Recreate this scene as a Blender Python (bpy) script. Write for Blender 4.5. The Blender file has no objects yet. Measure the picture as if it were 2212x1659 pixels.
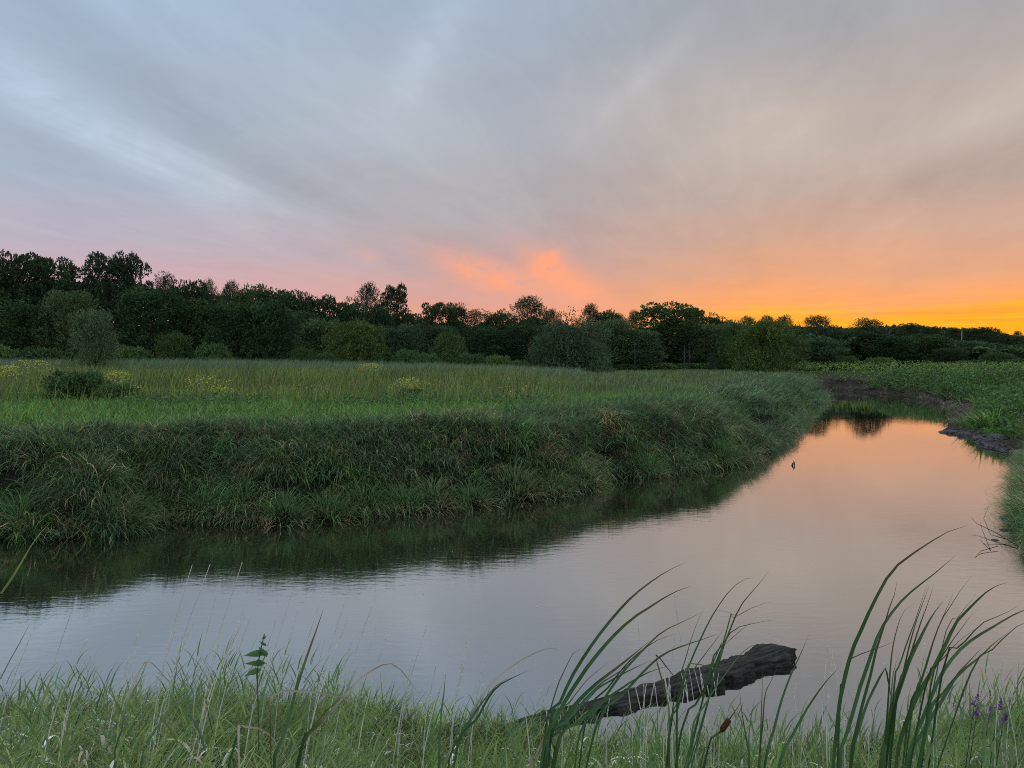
import bpy, math, random
import numpy as np
from mathutils import Vector
S = bpy.context.scene
R = math.radians
rng = np.random.default_rng(7)
random.seed(7)
COL = S.collection

# ------------------------------------------------------------------ camera, world, sun, exposure
CAM_H, FD, CX, CY, HOR = 3.0, 1580.0, 1106.0, 829.5, 770.0
PITCH = math.atan((CY - HOR) / FD)
cam = bpy.data.objects.new("camera", bpy.data.cameras.new("camera"))
COL.objects.link(cam); S.camera = cam
cam.location = (0, 0, CAM_H); cam.rotation_euler = (R(90) - PITCH, 0, 0)
cam.data.sensor_width = 36; cam.data.lens = FD / 2212 * 36
cam.data.clip_start = 0.05; cam.data.clip_end = 6000
S.view_settings.view_transform = 'Standard'; S.view_settings.look = 'None'
S.view_settings.exposure = 0.0; S.view_settings.gamma = 1; S.view_settings.use_curve_mapping = False
S.cycles.max_bounces = 6; S.cycles.diffuse_bounces = 3; S.cycles.glossy_bounces = 3
S.cycles.transmission_bounces = 3; S.cycles.volume_bounces = 1
S.cycles.use_adaptive_sampling = True; S.cycles.adaptive_threshold = 0.01; S.cycles.use_denoising = False; S.cycles.filter_width = 1.0

def lin(r, g, b, a=1.0):
    f = lambda c: (c / 255 / 12.92) if c / 255 <= 0.04045 else ((c / 255 + 0.055) / 1.055) ** 2.4
    return (f(r), f(g), f(b), a)

SUN_AZ = R(28.5); SUN_EL = R(1.2)
SKY_GAIN = 1.10
W = bpy.data.worlds.new("World"); S.world = W; W.use_nodes = True
wn = W.node_tree; wn.nodes.clear(); L = wn.links.new
def N(t, **k):
    n = wn.nodes.new(t)
    for a, v in k.items(): setattr(n, a, v)
    return n
def M(op, a, b=None, c=None, clamp=False):
    n = N('ShaderNodeMath', operation=op); n.use_clamp = clamp
    for i, v in enumerate((a, b, c)):
        if v is None: continue
        if isinstance(v, (int, float)): n.inputs[i].default_value = v
        else: L(v, n.inputs[i])
    return n.outputs[0]
def mapr(v, a, b, c=0.0, d=1.0, smooth=True):
    n = N('ShaderNodeMapRange'); n.interpolation_type = 'SMOOTHSTEP' if smooth else 'LINEAR'
    L(v, n.inputs['Value'])
    for k, x in zip(('From Min', 'From Max', 'To Min', 'To Max'), (a, b, c, d)): n.inputs[k].default_value = x
    return n.outputs[0]
def ramp(v, stops):
    n = N('ShaderNodeValToRGB'); cr = n.color_ramp; cr.interpolation = 'EASE'
    while len(cr.elements) < len(stops): cr.elements.new(0.5)
    for e, (p, c) in zip(cr.elements, stops): e.position = p; e.color = lin(*c)
    L(v, n.inputs[0]); return n.outputs[0]
def mix(f, a, b, mode='MIX'):
    n = N('ShaderNodeMix', data_type='RGBA', blend_type=mode)
    for i, v in ((0, f), (6, a), (7, b)):
        if isinstance(v, (int, float)): n.inputs[i].default_value = v
        elif isinstance(v, tuple): n.inputs[i].default_value = v
        else: L(v, n.inputs[i])
    return n.outputs[2]
def comb(x, y, z):
    n = N('ShaderNodeCombineXYZ')
    for i, v in enumerate((x, y, z)):
        if isinstance(v, (int, float)): n.inputs[i].default_value = v
        else: L(v, n.inputs[i])
    return n.outputs[0]
def noise(vec, scale, detail=4, rough=0.55, dist=0.0):
    n = N('ShaderNodeTexNoise'); n.inputs['Scale'].default_value = scale
    n.inputs['Detail'].default_value = detail; n.inputs['Roughness'].default_value = rough
    n.inputs['Distortion'].default_value = dist; L(vec, n.inputs['Vector']); return n.outputs[0]
tc = N('ShaderNodeTexCoord'); sx = N('ShaderNodeSeparateXYZ'); L(tc.outputs['Generated'], sx.inputs[0])
X, Y, Z = sx.outputs
Zp = M('MAXIMUM', Z, 0.0)
hl = M('SQRT', M('ADD', M('MULTIPLY', X, X), M('MULTIPLY', Y, Y)))
hl = M('MAXIMUM', hl, 0.001)
cs = M('DIVIDE', M('ADD', M('MULTIPLY', X, math.sin(SUN_AZ)), M('MULTIPLY', Y, math.cos(SUN_AZ))), hl)
el = M('DIVIDE', M('ARCTAN2', Zp, hl), math.pi / 2)          # 0 horizon .. 1 zenith
az = M('ARCTAN2', X, Y)                                       # radians, 0 = north of the scene
D9 = 1 / 90.0
# planar coordinates of a high cloud sheet, streets running towards the sunset
den = M('ADD', Zp, 0.10)
pu = M('DIVIDE', X, den); pv = M('DIVIDE', Y, den)
ca, sa = math.cos(R(16)), math.sin(R(16))
along = M('ADD', M('MULTIPLY', pu, sa), M('MULTIPLY', pv, ca))
across = M('SUBTRACT', M('MULTIPLY', pu, ca), M('MULTIPLY', pv, sa))
nA = noise(comb(M('MULTIPLY', across, 0.62), M('MULTIPLY', along, 0.16), 3.1), 1.0, 3, 0.5, 0.35)
nB = noise(comb(M('MULTIPLY', across, 1.5), M('MULTIPLY', along, 0.33), 8.0), 1.0, 5, 0.58, 0.6)
nC = noise(comb(M('MULTIPLY', across, 3.2), M('MULTIPLY', along, 1.6), 1.7), 1.0, 5, 0.6, 0.3)
elw = M('ADD', el, M('MULTIPLY', M('SUBTRACT', nA, 0.5), 0.055))
elw = M('MAXIMUM', elw, 0.0)
left = ramp(elw, [(0.0, (218, 166, 168)), (4*D9, (200, 168, 178)), (8*D9, (179, 175, 189)), (12*D9, (165, 179, 195)),
                 (17*D9, (165, 181, 198)), (26*D9, (160, 184, 206)), (50*D9, (190, 204, 219)), (1.0, (200, 212, 224))])
mid = ramp(elw, [(0.0, (240, 156, 122)), (3*D9, (230, 158, 132)), (5.5*D9, (210, 160, 148)), (8*D9, (187, 163, 163)), (12*D9, (174, 168, 171)),
                (17*D9, (174, 179, 187)), (26*D9, (163, 178, 195)), (50*D9, (190, 202, 216)), (1.0, (200, 212, 224))])
right = ramp(elw, [(0.0, (255, 168, 20)), (2.5*D9, (255, 170, 44)), (4.3*D9, (240, 160, 103)), (7*D9, (213, 160, 130)), (9.5*D9, (198, 163, 146)), (12*D9, (184, 165, 155)),
                  (16*D9, (184, 172, 164)), (25*D9, (158, 161, 167)), (50*D9, (188, 196, 210)), (1.0, (200, 212, 224))])
base = mix(mapr(cs, 0.48, 0.93), left, mid)
base = mix(mapr(cs, 0.878, 0.992), base, right)
# thin gaps: brighter, bluer streaks, and mauve-grey streets
gap = mapr(nB, 0.5, 0.72)
hi = mapr(el, 0.06, 0.16)
base = mix(M('MULTIPLY', M('MULTIPLY', gap, hi), 0.6), base, (1.17, 1.20, 1.17, 1), 'MULTIPLY')
street = mapr(nA, 0.56, 0.36)
base = mix(M('MULTIPLY', M('MULTIPLY', street, hi), 0.4), base, (0.86, 0.85, 0.90, 1), 'MULTIPLY')
wisp = mapr(nC, 0.35, 0.7)
base = mix(M('MULTIPLY', wisp, 0.6), base, (1.07, 1.07, 1.06, 1), 'MULTIPLY')
nF = noise(comb(M('MULTIPLY', across, 5.5), M('MULTIPLY', along, 1.3), 11.0), 1.0, 7, 0.68, 1.2)
base = mix(M('MULTIPLY', mapr(nF, 0.45, 0.72), mapr(el, 0.04, 0.12)), base, (1.04, 1.045, 1.04, 1), 'MULTIPLY')
base = mix(M('MULTIPLY', mapr(nF, 0.5, 0.28), mapr(el, 0.04, 0.12)), base, (0.975, 0.973, 0.98, 1), 'MULTIPLY')
base = mix(M('MULTIPLY', mapr(nC, 0.5, 0.25), 0.4), base, (0.93, 0.93, 0.96, 1), 'MULTIPLY')
def blob(px, py, ln, wd, rot=0.0):
    """one bank of cloud, placed by direction: centre, half length, half width (as 1/1580 rad), slope"""
    a0 = math.atan((px - 1106) / 1580); e0 = math.atan((770 - py) / 1580 * math.cos(a0)); c, s_ = math.cos(R(rot)), math.sin(R(rot))
    da = M('SUBTRACT', az, a0); de = M('SUBTRACT', M('MULTIPLY', el, math.pi / 2), e0)
    u = M('DIVIDE', M('SUBTRACT', M('MULTIPLY', da, c), M('MULTIPLY', de, s_)), ln / 1580)
    w = M('DIVIDE', M('ADD', M('MULTIPLY', da, s_), M('MULTIPLY', de, c)), wd / 1580)
    return M('EXPONENT', M('MULTIPLY', M('ADD', M('MULTIPLY', u, u), M('MULTIPLY', w, w)), -1))
nW = noise(comb(M('MULTIPLY', az, 5.0), M('MULTIPLY', el, 13.0), 2.2), 1.0, 5, 0.6, 1.2)
mod = mapr(nW, 0.25, 0.7, 0.3, 1.25)
tot = 0.0
for b_ in [(230, 285, 330, 48, 28, .26), (640, 480, 260, 26, 25, .09), (930, 120, 130, 48, -55, .22), (330, 20, 160, 70, 20, .16), (1400, 160, 170, 26, -38, .10),
           (1700, 330, 190, 80, 50, .10), (2130, 250, 260, 40, -18, .15), (520, 330, 420, 60, 33, -.13), (2080, 375, 330, 46, -14, -.15), (1270, 490, 140, 55, -10, -.08),
           (1320, 90, 260, 70, -20, -.07), (60, 120, 220, 34, 25, -.06), (1900, 60, 300, 90, 10, -.05), (700, 200, 260, 60, 30, .05), (1100, 560, 220, 30, 15, -.08)]:
    t_ = M('MULTIPLY', blob(*b_[:5]), b_[5]); tot = t_ if isinstance(tot, float) else M('ADD', tot, t_)
tot = M('ADD', 1.0, M('MULTIPLY', tot, mod)); base = mix(1.0, base, comb(tot, tot, tot), 'MULTIPLY')
# the sunlit pink cloud low over the trees
nP = noise(comb(M('MULTIPLY', az, 26.0), M('MULTIPLY', el, 60.0), 0.3), 1.0, 5, 0.62, 0.8)
pk = M('ADD', M('ADD', blob(1050, 595, 105, 30, 20), blob(1222, 604, 100, 32, 32)), M('ADD', blob(1180, 566, 34, 20, -50), M('MULTIPLY', blob(795, 552, 30, 14, 10), 0.3)))
pk = M('ADD', pk, M('MULTIPLY', blob(1140, 600, 170, 36, 12), 0.22))
pk = M('MINIMUM', M('MULTIPLY', pk, mapr(nP, 0.12, 0.6)), 1.0)
base = mix(M('MULTIPLY', pk, 0.85), base, lin(255, 164, 122))
# glowing horizontal bars close to the set sun
nH = noise(comb(M('MULTIPLY', az, 4.5), M('MULTIPLY', el, 260.0), 5.0), 1.0, 4, 0.6, 0.2)
low = M('MULTIPLY', mapr(el, 5.0*D9, 2.2*D9), mapr(cs, 0.93, 0.985))
base = mix(M('MULTIPLY', M('MULTIPLY', mapr(nH, 0.52, 0.66), low), 0.55), base, lin(214, 138, 72))
base = mix(M('MULTIPLY', M('MULTIPLY', mapr(nH, 0.46, 0.36), low), 0.7), base, lin(255, 190, 44))
# clear dusk air above the cloud sheet
sky = N('ShaderNodeTexSky', sky_type='NISHITA'); sky.sun_disc = False
sky.sun_elevation = SUN_EL; sky.sun_rotation = SUN_AZ
skc = mix(1.0, sky.outputs[0], (0.10, 0.10, 0.10, 1), 'MULTIPLY')
base = mix(0.04, base, skc)
# below the horizon: dim earth colour
base = mix(mapr(Z, -0.002, -0.06), base, (0.03, 0.035, 0.025, 1))
bg = N('ShaderNodeBackground'); L(base, bg.inputs[0]); bg.inputs[1].default_value = SKY_GAIN
wo = N('ShaderNodeOutputWorld'); L(bg.outputs[0], wo.inputs[0])
W.cycles.sampling_method = 'MANUAL'; W.cycles.sample_map_resolution = 1024

sl = bpy.data.lights.new("sun", 'SUN'); sl.energy = 0.35; sl.angle = R(2.0); sl.color = (1.0, 0.55, 0.25)
sun = bpy.data.objects.new("sun", sl); COL.objects.link(sun)
sd_ = Vector((math.sin(SUN_AZ) * math.cos(SUN_EL), math.cos(SUN_AZ) * math.cos(SUN_EL), math.sin(SUN_EL)))
sun.rotation_euler = sd_.to_track_quat('Z', 'Y').to_euler(); sun.location = (40, 80, 30)

# ------------------------------------------------------------------ helpers
def ray(px, py):
    a = (px - CX) / FD; b = (CY - py) / FD
    return np.array([a, math.cos(PITCH) + b * math.sin(PITCH), -math.sin(PITCH) + b * math.cos(PITCH)])
def at(px, py, y):                      # point seen at a pixel, at forward distance y
    d = ray(px, py); return np.array([0, 0, CAM_H]) + d * (y / d[1])
def onz(px, py, z=0.0):                 # point seen at a pixel, at height z
    d = ray(px, py); return np.array([0, 0, CAM_H]) + d * ((z - CAM_H) / d[2])

def tag(o, label=None, cat=None, group=None, kind=None):
    if label: o['label'] = label
    if cat: o['category'] = cat
    if group: o['group'] = group
    if kind: o['kind'] = kind
    return o
def mesh(name, v, f, mat, tint=None, smooth=False):
    """v (n,3); f = list of index arrays (each (m,3) or (m,4))"""
    me = bpy.data.meshes.new(name)
    v = np.asarray(v, np.float32); me.vertices.add(len(v)); me.vertices.foreach_set('co', v.ravel())
    if not isinstance(f, (list, tuple)): f = [f]
    f = [np.asarray(a, np.int32) for a in f if len(a)]
    lv = np.concatenate([a.ravel() for a in f]); ln = np.concatenate([np.full(len(a), a.shape[1], np.int32) for a in f])
    me.loops.add(len(lv)); me.loops.foreach_set('vertex_index', lv)
    st = np.zeros(len(ln), np.int32); st[1:] = np.cumsum(ln)[:-1]
    me.polygons.add(len(ln)); me.polygons.foreach_set('loop_start', st); me.polygons.foreach_set('loop_total', ln)
    me.update(calc_edges=True); me.validate()
    me.polygons.foreach_set('use_smooth', np.full(len(me.polygons), smooth))
    if tint is not None:
        ca_ = me.color_attributes.new('tint', 'FLOAT_COLOR', 'POINT')
        t = np.ones((len(v), 4), np.float32); t[:, :3] = tint; ca_.data.foreach_set('color', t.ravel())
    me.materials.append(mat); return me
def link(name, me, parent=None):
    o = bpy.data.objects.new(name, me); COL.objects.link(o)
    if parent: o.parent = parent
    return o
def empty(name, loc, scale=(1, 1, 1), rz=0.0):
    o = bpy.data.objects.new(name, None); COL.objects.link(o)
    o.location = loc; o.scale = scale; o.rotation_euler = (0, 0, rz); o.empty_display_size = 0.2; return o

# smooth value noise, vectorised
_P = np.random.default_rng(3).random((256, 256))
def vn(x, y):
    xi = np.floor(x).astype(int); yi = np.floor(y).astype(int); fx = x - xi; fy = y - yi
    fx = fx * fx * (3 - 2 * fx); fy = fy * fy * (3 - 2 * fy)
    g = lambda a, b: _P[a & 255, b & 255]
    return (g(xi, yi) * (1 - fx) + g(xi + 1, yi) * fx) * (1 - fy) + (g(xi, yi + 1) * (1 - fx) + g(xi + 1, yi + 1) * fx) * fy
def fbm(x, y, o=3):
    s = 0; a = 0.5; t = 0
    for k in range(o): s = s + a * vn(x * 2 ** k + 17 * k, y * 2 ** k + 5 * k); t += a; a *= 0.5
    return s / t
sstep = lambda t: np.clip(t, 0, 1) ** 2 * (3 - 2 * np.clip(t, 0, 1))

# ------------------------------------------------------------------ materials
def mat_new(name):
    m = bpy.data.materials.new(name); m.use_nodes = True; nt = m.node_tree; nt.nodes.clear()
    return m, nt
def nd(nt, t, **k):
    n = nt.nodes.new(t)
    for a, v in k.items(): setattr(n, a, v)
    return n
def setin(nt, n, k, v):
    if hasattr(v, 'links') or hasattr(v, 'is_output'): nt.links.new(v, n.inputs[k])
    else: n.inputs[k].default_value = v
def leafmat(name, transl=0.22, rough=0.55, spec=0.25, gain=1.0, vary=0.0):
    m, nt = mat_new(name)
    a = nd(nt, 'ShaderNodeAttribute', attribute_name='tint')
    tcn = nd(nt, 'ShaderNodeTexCoord'); nz = nd(nt, 'ShaderNodeTexNoise'); nz.inputs['Scale'].default_value = 9
    nt.links.new(tcn.outputs['Object'], nz.inputs['Vector'])
    mr = nd(nt, 'ShaderNodeMapRange'); nt.links.new(nz.outputs[0], mr.inputs[0])
    mr.inputs[1].default_value = .3; mr.inputs[2].default_value = .7; mr.inputs[3].default_value = .8 * gain; mr.inputs[4].default_value = 1.2 * gain
    mx = nd(nt, 'ShaderNodeVectorMath', operation='SCALE'); nt.links.new(a.outputs['Color'], mx.inputs[0]); nt.links.new(mr.outputs[0], mx.inputs['Scale'])
    if vary:      # every tree its own tone of green
        oi = nd(nt, 'ShaderNodeObjectInfo'); cr = nd(nt, 'ShaderNodeValToRGB'); nt.links.new(oi.outputs['Random'], cr.inputs[0])
        cr.color_ramp.elements[0].color = (.70, .74, .80, 1); cr.color_ramp.elements[1].color = (1.25, 1.20, .98, 1)
        e_ = cr.color_ramp.elements.new(.5); e_.color = (.86, .98, 1.0, 1)
        m2 = nd(nt, 'ShaderNodeVectorMath', operation='MULTIPLY'); nt.links.new(mx.outputs[0], m2.inputs[0]); nt.links.new(cr.outputs[0], m2.inputs[1]); mx = m2
    p = nd(nt, 'ShaderNodeBsdfPrincipled'); p.inputs['Roughness'].default_value = rough; p.inputs['Specular IOR Level'].default_value = spec
    nt.links.new(mx.outputs[0], p.inputs['Base Color'])
    tr = nd(nt, 'ShaderNodeBsdfTranslucent'); nt.links.new(mx.outputs[0], tr.inputs[0])
    ms = nd(nt, 'ShaderNodeMixShader'); ms.inputs[0].default_value = transl
    nt.links.new(p.outputs[0], ms.inputs[1]); nt.links.new(tr.outputs[0], ms.inputs[2])
    o = nd(nt, 'ShaderNodeOutputMaterial'); nt.links.new(ms.outputs[0], o.inputs[0]); return m
def roughmat(name, c1, c2, scale=(1, 1, 1), nscale=6, rough=0.85, bump=0.5, bdist=0.02, spec=0.2):
    m, nt = mat_new(name)
    tcn = nd(nt, 'ShaderNodeTexCoord'); mp = nd(nt, 'ShaderNodeMapping'); mp.inputs['Scale'].default_value = scale
    nt.links.new(tcn.outputs['Object'], mp.inputs[0])
    nz = nd(nt, 'ShaderNodeTexNoise'); nz.inputs['Scale'].default_value = nscale; nz.inputs['Detail'].default_value = 8; nz.inputs['Roughness'].default_value = .65
    nt.links.new(mp.outputs[0], nz.inputs['Vector'])
    cr = nd(nt, 'ShaderNodeValToRGB'); cr.color_ramp.elements[0].position = .35; cr.color_ramp.elements[1].position = .68
    cr.color_ramp.elements[0].color = (*c1, 1); cr.color_ramp.elements[1].color = (*c2, 1); nt.links.new(nz.outputs[0], cr.inputs[0])
    p = nd(nt, 'ShaderNodeBsdfPrincipled'); p.inputs['Roughness'].default_value = rough; p.inputs['Specular IOR Level'].default_value = spec
    nt.links.new(cr.outputs[0], p.inputs['Base Color'])
    b = nd(nt, 'ShaderNodeBump'); b.inputs['Strength'].default_value = bump; b.inputs['Distance'].default_value = bdist
    nt.links.new(nz.outputs[0], b.inputs['Height']); nt.links.new(b.outputs[0], p.inputs['Normal'])
    o = nd(nt, 'ShaderNodeOutputMaterial'); nt.links.new(p.outputs[0], o.inputs[0]); return m
M_LEAF = leafmat('tree_foliage', 0.15, 0.65, 0.15, 1.45, 1.0)
M_GRASS = leafmat('grass_blades', 0.32, 0.5, 0.35, 1.98)
M_FORE = leafmat('near_grass_blades', 0.35, 0.5, 0.4, 2.15)
M_REED = leafmat('cattail_leaf', 0.2, 0.42, 0.45, 1.1)
M_DRY = leafmat('dry_stalks', 0.1, 0.6, 0.3, 1.5)
M_BARK = roughmat('bark', (.035, .028, .022), (.10, .085, .07), (1, 1, .25), 14, .9, .8, .03)
M_PALEBARK = roughmat('pale_bark', (.16, .15, .13), (.32, .31, .28), (1, 1, .3), 10, .9, .5, .02)
M_TWIG = roughmat('bare_twigs', (.09, .085, .07), (.16, .15, .12), (1, 1, .3), 10, .9, .5, .02)
M_STONE = roughmat('wet_stone', (.035, .035, .034), (.12, .115, .105), (1, 1, 1), 9, .6, .6, .02, .5)
M_POLE = roughmat('weathered_pole', (.30, .28, .25), (.48, .46, .42), (1, 1, .1), 4, .9, .3, .01)
M_WIRE = roughmat('wire', (.02, .02, .02), (.04, .04, .04), (1, 1, 1), 4, .6, .1, .01)
M_HEAD = roughmat('cattail_velvet', (.07, .025, .012), (.15, .055, .022), (1, 1, 1), 60, .95, .4, .004)

# driftwood: long grooves along the object's X axis
def driftmat():
    m, nt = mat_new('driftwood')
    tcn = nd(nt, 'ShaderNodeTexCoord'); mp = nd(nt, 'ShaderNodeMapping'); mp.inputs['Scale'].default_value = (.9, 7, 7)
    nt.links.new(tcn.outputs['Object'], mp.inputs[0])
    nz = nd(nt, 'ShaderNodeTexNoise'); nz.inputs['Scale'].default_value = 4.2; nz.inputs['Detail'].default_value = 9; nz.inputs['Roughness'].default_value = .66; nz.inputs['Distortion'].default_value = .5
    nt.links.new(mp.outputs[0], nz.inputs['Vector'])
    cr = nd(nt, 'ShaderNodeValToRGB'); e = cr.color_ramp.elements
    e[0].position = .40; e[0].color = (.012, .011, .010, 1); e[1].position = .62; e[1].color = (.095, .088, .074, 1)
    nt.links.new(nz.outputs[0], cr.inputs[0])
    n2 = nd(nt, 'ShaderNodeTexNoise'); n2.inputs['Scale'].default_value = 3.0; nt.links.new(tcn.outputs['Object'], n2.inputs['Vector'])
    r2 = nd(nt, 'ShaderNodeValToRGB'); r2.color_ramp.elements[0].position = .5; r2.color_ramp.elements[1].position = .66
    nt.links.new(n2.outputs[0], r2.inputs[0])
    mx = nd(nt, 'ShaderNodeMix', data_type='RGBA'); nt.links.new(r2.outputs[0], mx.inputs[0]); nt.links.new(cr.outputs[0], mx.inputs[6])
    mx.inputs[7].default_value = (.032, .042, .02, 1)
    mx2 = nd(nt, 'ShaderNodeMix', data_type='RGBA'); mx2.inputs[0].default_value = .35
    nt.links.new(cr.outputs[0], mx2.inputs[6]); nt.links.new(mx.outputs[2], mx2.inputs[7])
    p = nd(nt, 'ShaderNodeBsdfPrincipled'); p.inputs['Roughness'].default_value = .8; p.inputs['Specular IOR Level'].default_value = .25
    nt.links.new(mx2.outputs[2], p.inputs['Base Color'])
    b = nd(nt, 'ShaderNodeBump'); b.inputs['Strength'].default_value = .9; b.inputs['Distance'].default_value = .035
    nt.links.new(nz.outputs[0], b.inputs['Height']); nt.links.new(b.outputs[0], p.inputs['Normal'])
    o = nd(nt, 'ShaderNodeOutputMaterial'); nt.links.new(p.outputs[0], o.inputs[0]); return m
M_DRIFT = driftmat()

def groundmat():
    m, nt = mat_new('meadow_soil')
    a = nd(nt, 'ShaderNodeAttribute', attribute_name='tint')
    tcn = nd(nt, 'ShaderNodeTexCoord')
    nz = nd(nt, 'ShaderNodeTexNoise'); nz.inputs['Scale'].default_value = 2.5; nz.inputs['Detail'].default_value = 9; nz.inputs['Roughness'].default_value = .7
    nt.links.new(tcn.outputs['Object'], nz.inputs['Vector'])
    mr = nd(nt, 'ShaderNodeMapRange'); nt.links.new(nz.outputs[0], mr.inputs[0])
    mr.inputs[1].default_value = .3; mr.inputs[2].default_value = .7; mr.inputs[3].default_value = .55; mr.inputs[4].default_value = 1.5
    mx = nd(nt, 'ShaderNodeVectorMath', operation='SCALE'); nt.links.new(a.outputs['Color'], mx.inputs[0]); nt.links.new(mr.outputs[0], mx.inputs['Scale'])
    p = nd(nt, 'ShaderNodeBsdfPrincipled'); p.inputs['Roughness'].default_value = .9; p.inputs['Specular IOR Level'].default_value = .15
    nt.links.new(mx.outputs[0], p.inputs['Base Color'])
    b = nd(nt, 'ShaderNodeBump'); b.inputs['Strength'].default_value = .9; b.inputs['Distance'].default_value = .08
    nt.links.new(nz.outputs[0], b.inputs['Height']); nt.links.new(b.outputs[0], p.inputs['Normal'])
    o = nd(nt, 'ShaderNodeOutputMaterial'); nt.links.new(p.outputs[0], o.inputs[0]); return m
M_GROUND = groundmat()

def watermat():
    m, nt = mat_new('river_water')
    tcn = nd(nt, 'ShaderNodeTexCoord')
    def nz(scale, sc, det, rough, dist=0.):
        mp = nd(nt, 'ShaderNodeMapping'); mp.inputs['Scale'].default_value = sc; mp.inputs['Rotation'].default_value = (0, 0, R(12))
        nt.links.new(tcn.outputs['Object'], mp.inputs[0])
        n = nd(nt, 'ShaderNodeTexNoise'); n.inputs['Scale'].default_value = scale; n.inputs['Detail'].default_value = det; n.inputs['Roughness'].default_value = rough; n.inputs['Distortion'].default_value = dist
        nt.links.new(mp.outputs[0], n.inputs['Vector']); return n.outputs[0]
    a = nz(4.6, (.7, 2.0, 1), 3, .5, .4); b_ = nz(16.0, (.6, 1.8, 1), 3, .55, .3); c = nz(.35, (1, 1, 1), 2, .5)
    ad = nd(nt, 'ShaderNodeMath', operation='MULTIPLY_ADD'); nt.links.new(b_, ad.inputs[0]); ad.inputs[1].default_value = .3; nt.links.new(a, ad.inputs[2])
    mr = nd(nt, 'ShaderNodeMapRange'); nt.links.new(c, mr.inputs[0]); mr.inputs[1].default_value = .35; mr.inputs[2].default_value = .65; mr.inputs[3].default_value = .45; mr.inputs[4].default_value = 1.
    ml = nd(nt, 'ShaderNodeMath', operation='MULTIPLY'); nt.links.new(ad.outputs[0], ml.inputs[0]); nt.links.new(mr.outputs[0], ml.inputs[1])
    b = nd(nt, 'ShaderNodeBump'); b.inputs['Strength'].default_value = 1.0; b.inputs['Distance'].default_value = .0024
    # the bend behind is sheltered: calmer water
    sp = nd(nt, 'ShaderNodeSeparateXYZ'); nt.links.new(tcn.outputs['Object'], sp.inputs[0]); m9 = nd(nt, 'ShaderNodeMapRange'); nt.links.new(sp.outputs[1], m9.inputs[0])
    m9.inputs[1].default_value = 9; m9.inputs[2].default_value = 26; m9.inputs[3].default_value = 1.0; m9.inputs[4].default_value = .30
    nt.links.new(m9.outputs[0], b.inputs['Strength']); nt.links.new(ml.outputs[0], b.inputs['Height'])
    g = nd(nt, 'ShaderNodeBsdfGlossy'); g.inputs['Roughness'].default_value = .015; g.inputs['Color'].default_value = (.97, .97, .95, 1)
    d = nd(nt, 'ShaderNodeBsdfDiffuse'); d.inputs['Color'].default_value = (.020, .020, .013, 1)
    nt.links.new(b.outputs[0], g.inputs['Normal'])
    lw = nd(nt, 'ShaderNodeLayerWeight'); lw.inputs['Blend'].default_value = .5
    pw = nd(nt, 'ShaderNodeMath', operation='POWER'); nt.links.new(lw.outputs['Facing'], pw.inputs[0]); pw.inputs[1].default_value = 1.9
    fr = nd(nt, 'ShaderNodeMath', operation='MULTIPLY_ADD'); nt.links.new(pw.outputs[0], fr.inputs[0]); fr.inputs[1].default_value = .75; fr.inputs[2].default_value = .25
    mx = nd(nt, 'ShaderNodeMixShader'); nt.links.new(fr.outputs[0], mx.inputs[0]); nt.links.new(d.outputs[0], mx.inputs[1]); nt.links.new(g.outputs[0], mx.inputs[2])
    o = nd(nt, 'ShaderNodeOutputMaterial'); nt.links.new(mx.outputs[0], o.inputs[0]); return m
M_WATER = watermat()

# ------------------------------------------------------------------ river outline and terrain
def P(px, py): q = onz(px, py, 0.0); return (q[0], q[1])
LB, FB, MB_, SB, RB, NB = (1.42, 1.35), (1.15, 2.6), (1.25, 7.5), (1.25, 4.2), (1.25, 1.7), (1.35, 4.2)
outline = [((-70, 17.5), LB), ((-30, 13.6), LB)] + [(P(*p), LB) for p in
  [(-900, 1176), (-400, 1172), (0, 1166), (150, 1166), (300, 1152), (345, 1122), (440, 1120), (560, 1128), (690, 1122), (800, 1108), (950, 1098), (1080, 1080), (1180, 1076),
   (1290, 1052), (1310, 1036), (1480, 1018), (1600, 1000), (1640, 982), (1662, 962), (1700, 940), (1722, 912), (1748, 885), (1776, 866), (1786, 856)]]
outline += [((22, 60), LB), ((12, 66), LB), ((-6, 72), LB), ((-30, 76), LB), ((-30, 82), FB), ((0, 79), FB), ((16, 74), FB), ((25, 66.5), FB)]
outline += [(P(*p), FB) for p in [(1795, 843), (1850, 846), (1900, 851), (1960, 858), (2010, 866)]]
outline += [(P(*p), MB_) for p in [(2050, 878), (2072, 897)]]
outline += [(P(*p), SB) for p in [(2058, 914), (2034, 932), (2060, 938), (2100, 948), (2130, 968), (2172, 976)]]
outline += [(P(*p), RB) for p in [(2204, 1000), (2214, 1040), (2204, 1080), (2204, 1120), (2214, 1156), (2250, 1195)]]
outline += [((9.6, 9.6), RB), ((13, 8.2), RB), ((20, 7), RB), ((40, 5), RB), ((40, 1), NB), ((20, 2.5), NB), ((9, 4.2), NB)]
outline += [(P(*p), NB) for p in [(2212, 1570), (1900, 1610), (1700, 1640), (1500, 1630), (1300, 1610), (1100, 1590), (900, 1560), (700, 1530), (400, 1520), (100, 1530), (-300, 1540)]]
outline += [((-12, 6.2), NB), ((-30, 7), NB), ((-70, 8), NB)]
OP = np.array([o[0] for o in outline]); OA = np.array([o[1] for o in outline])
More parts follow.
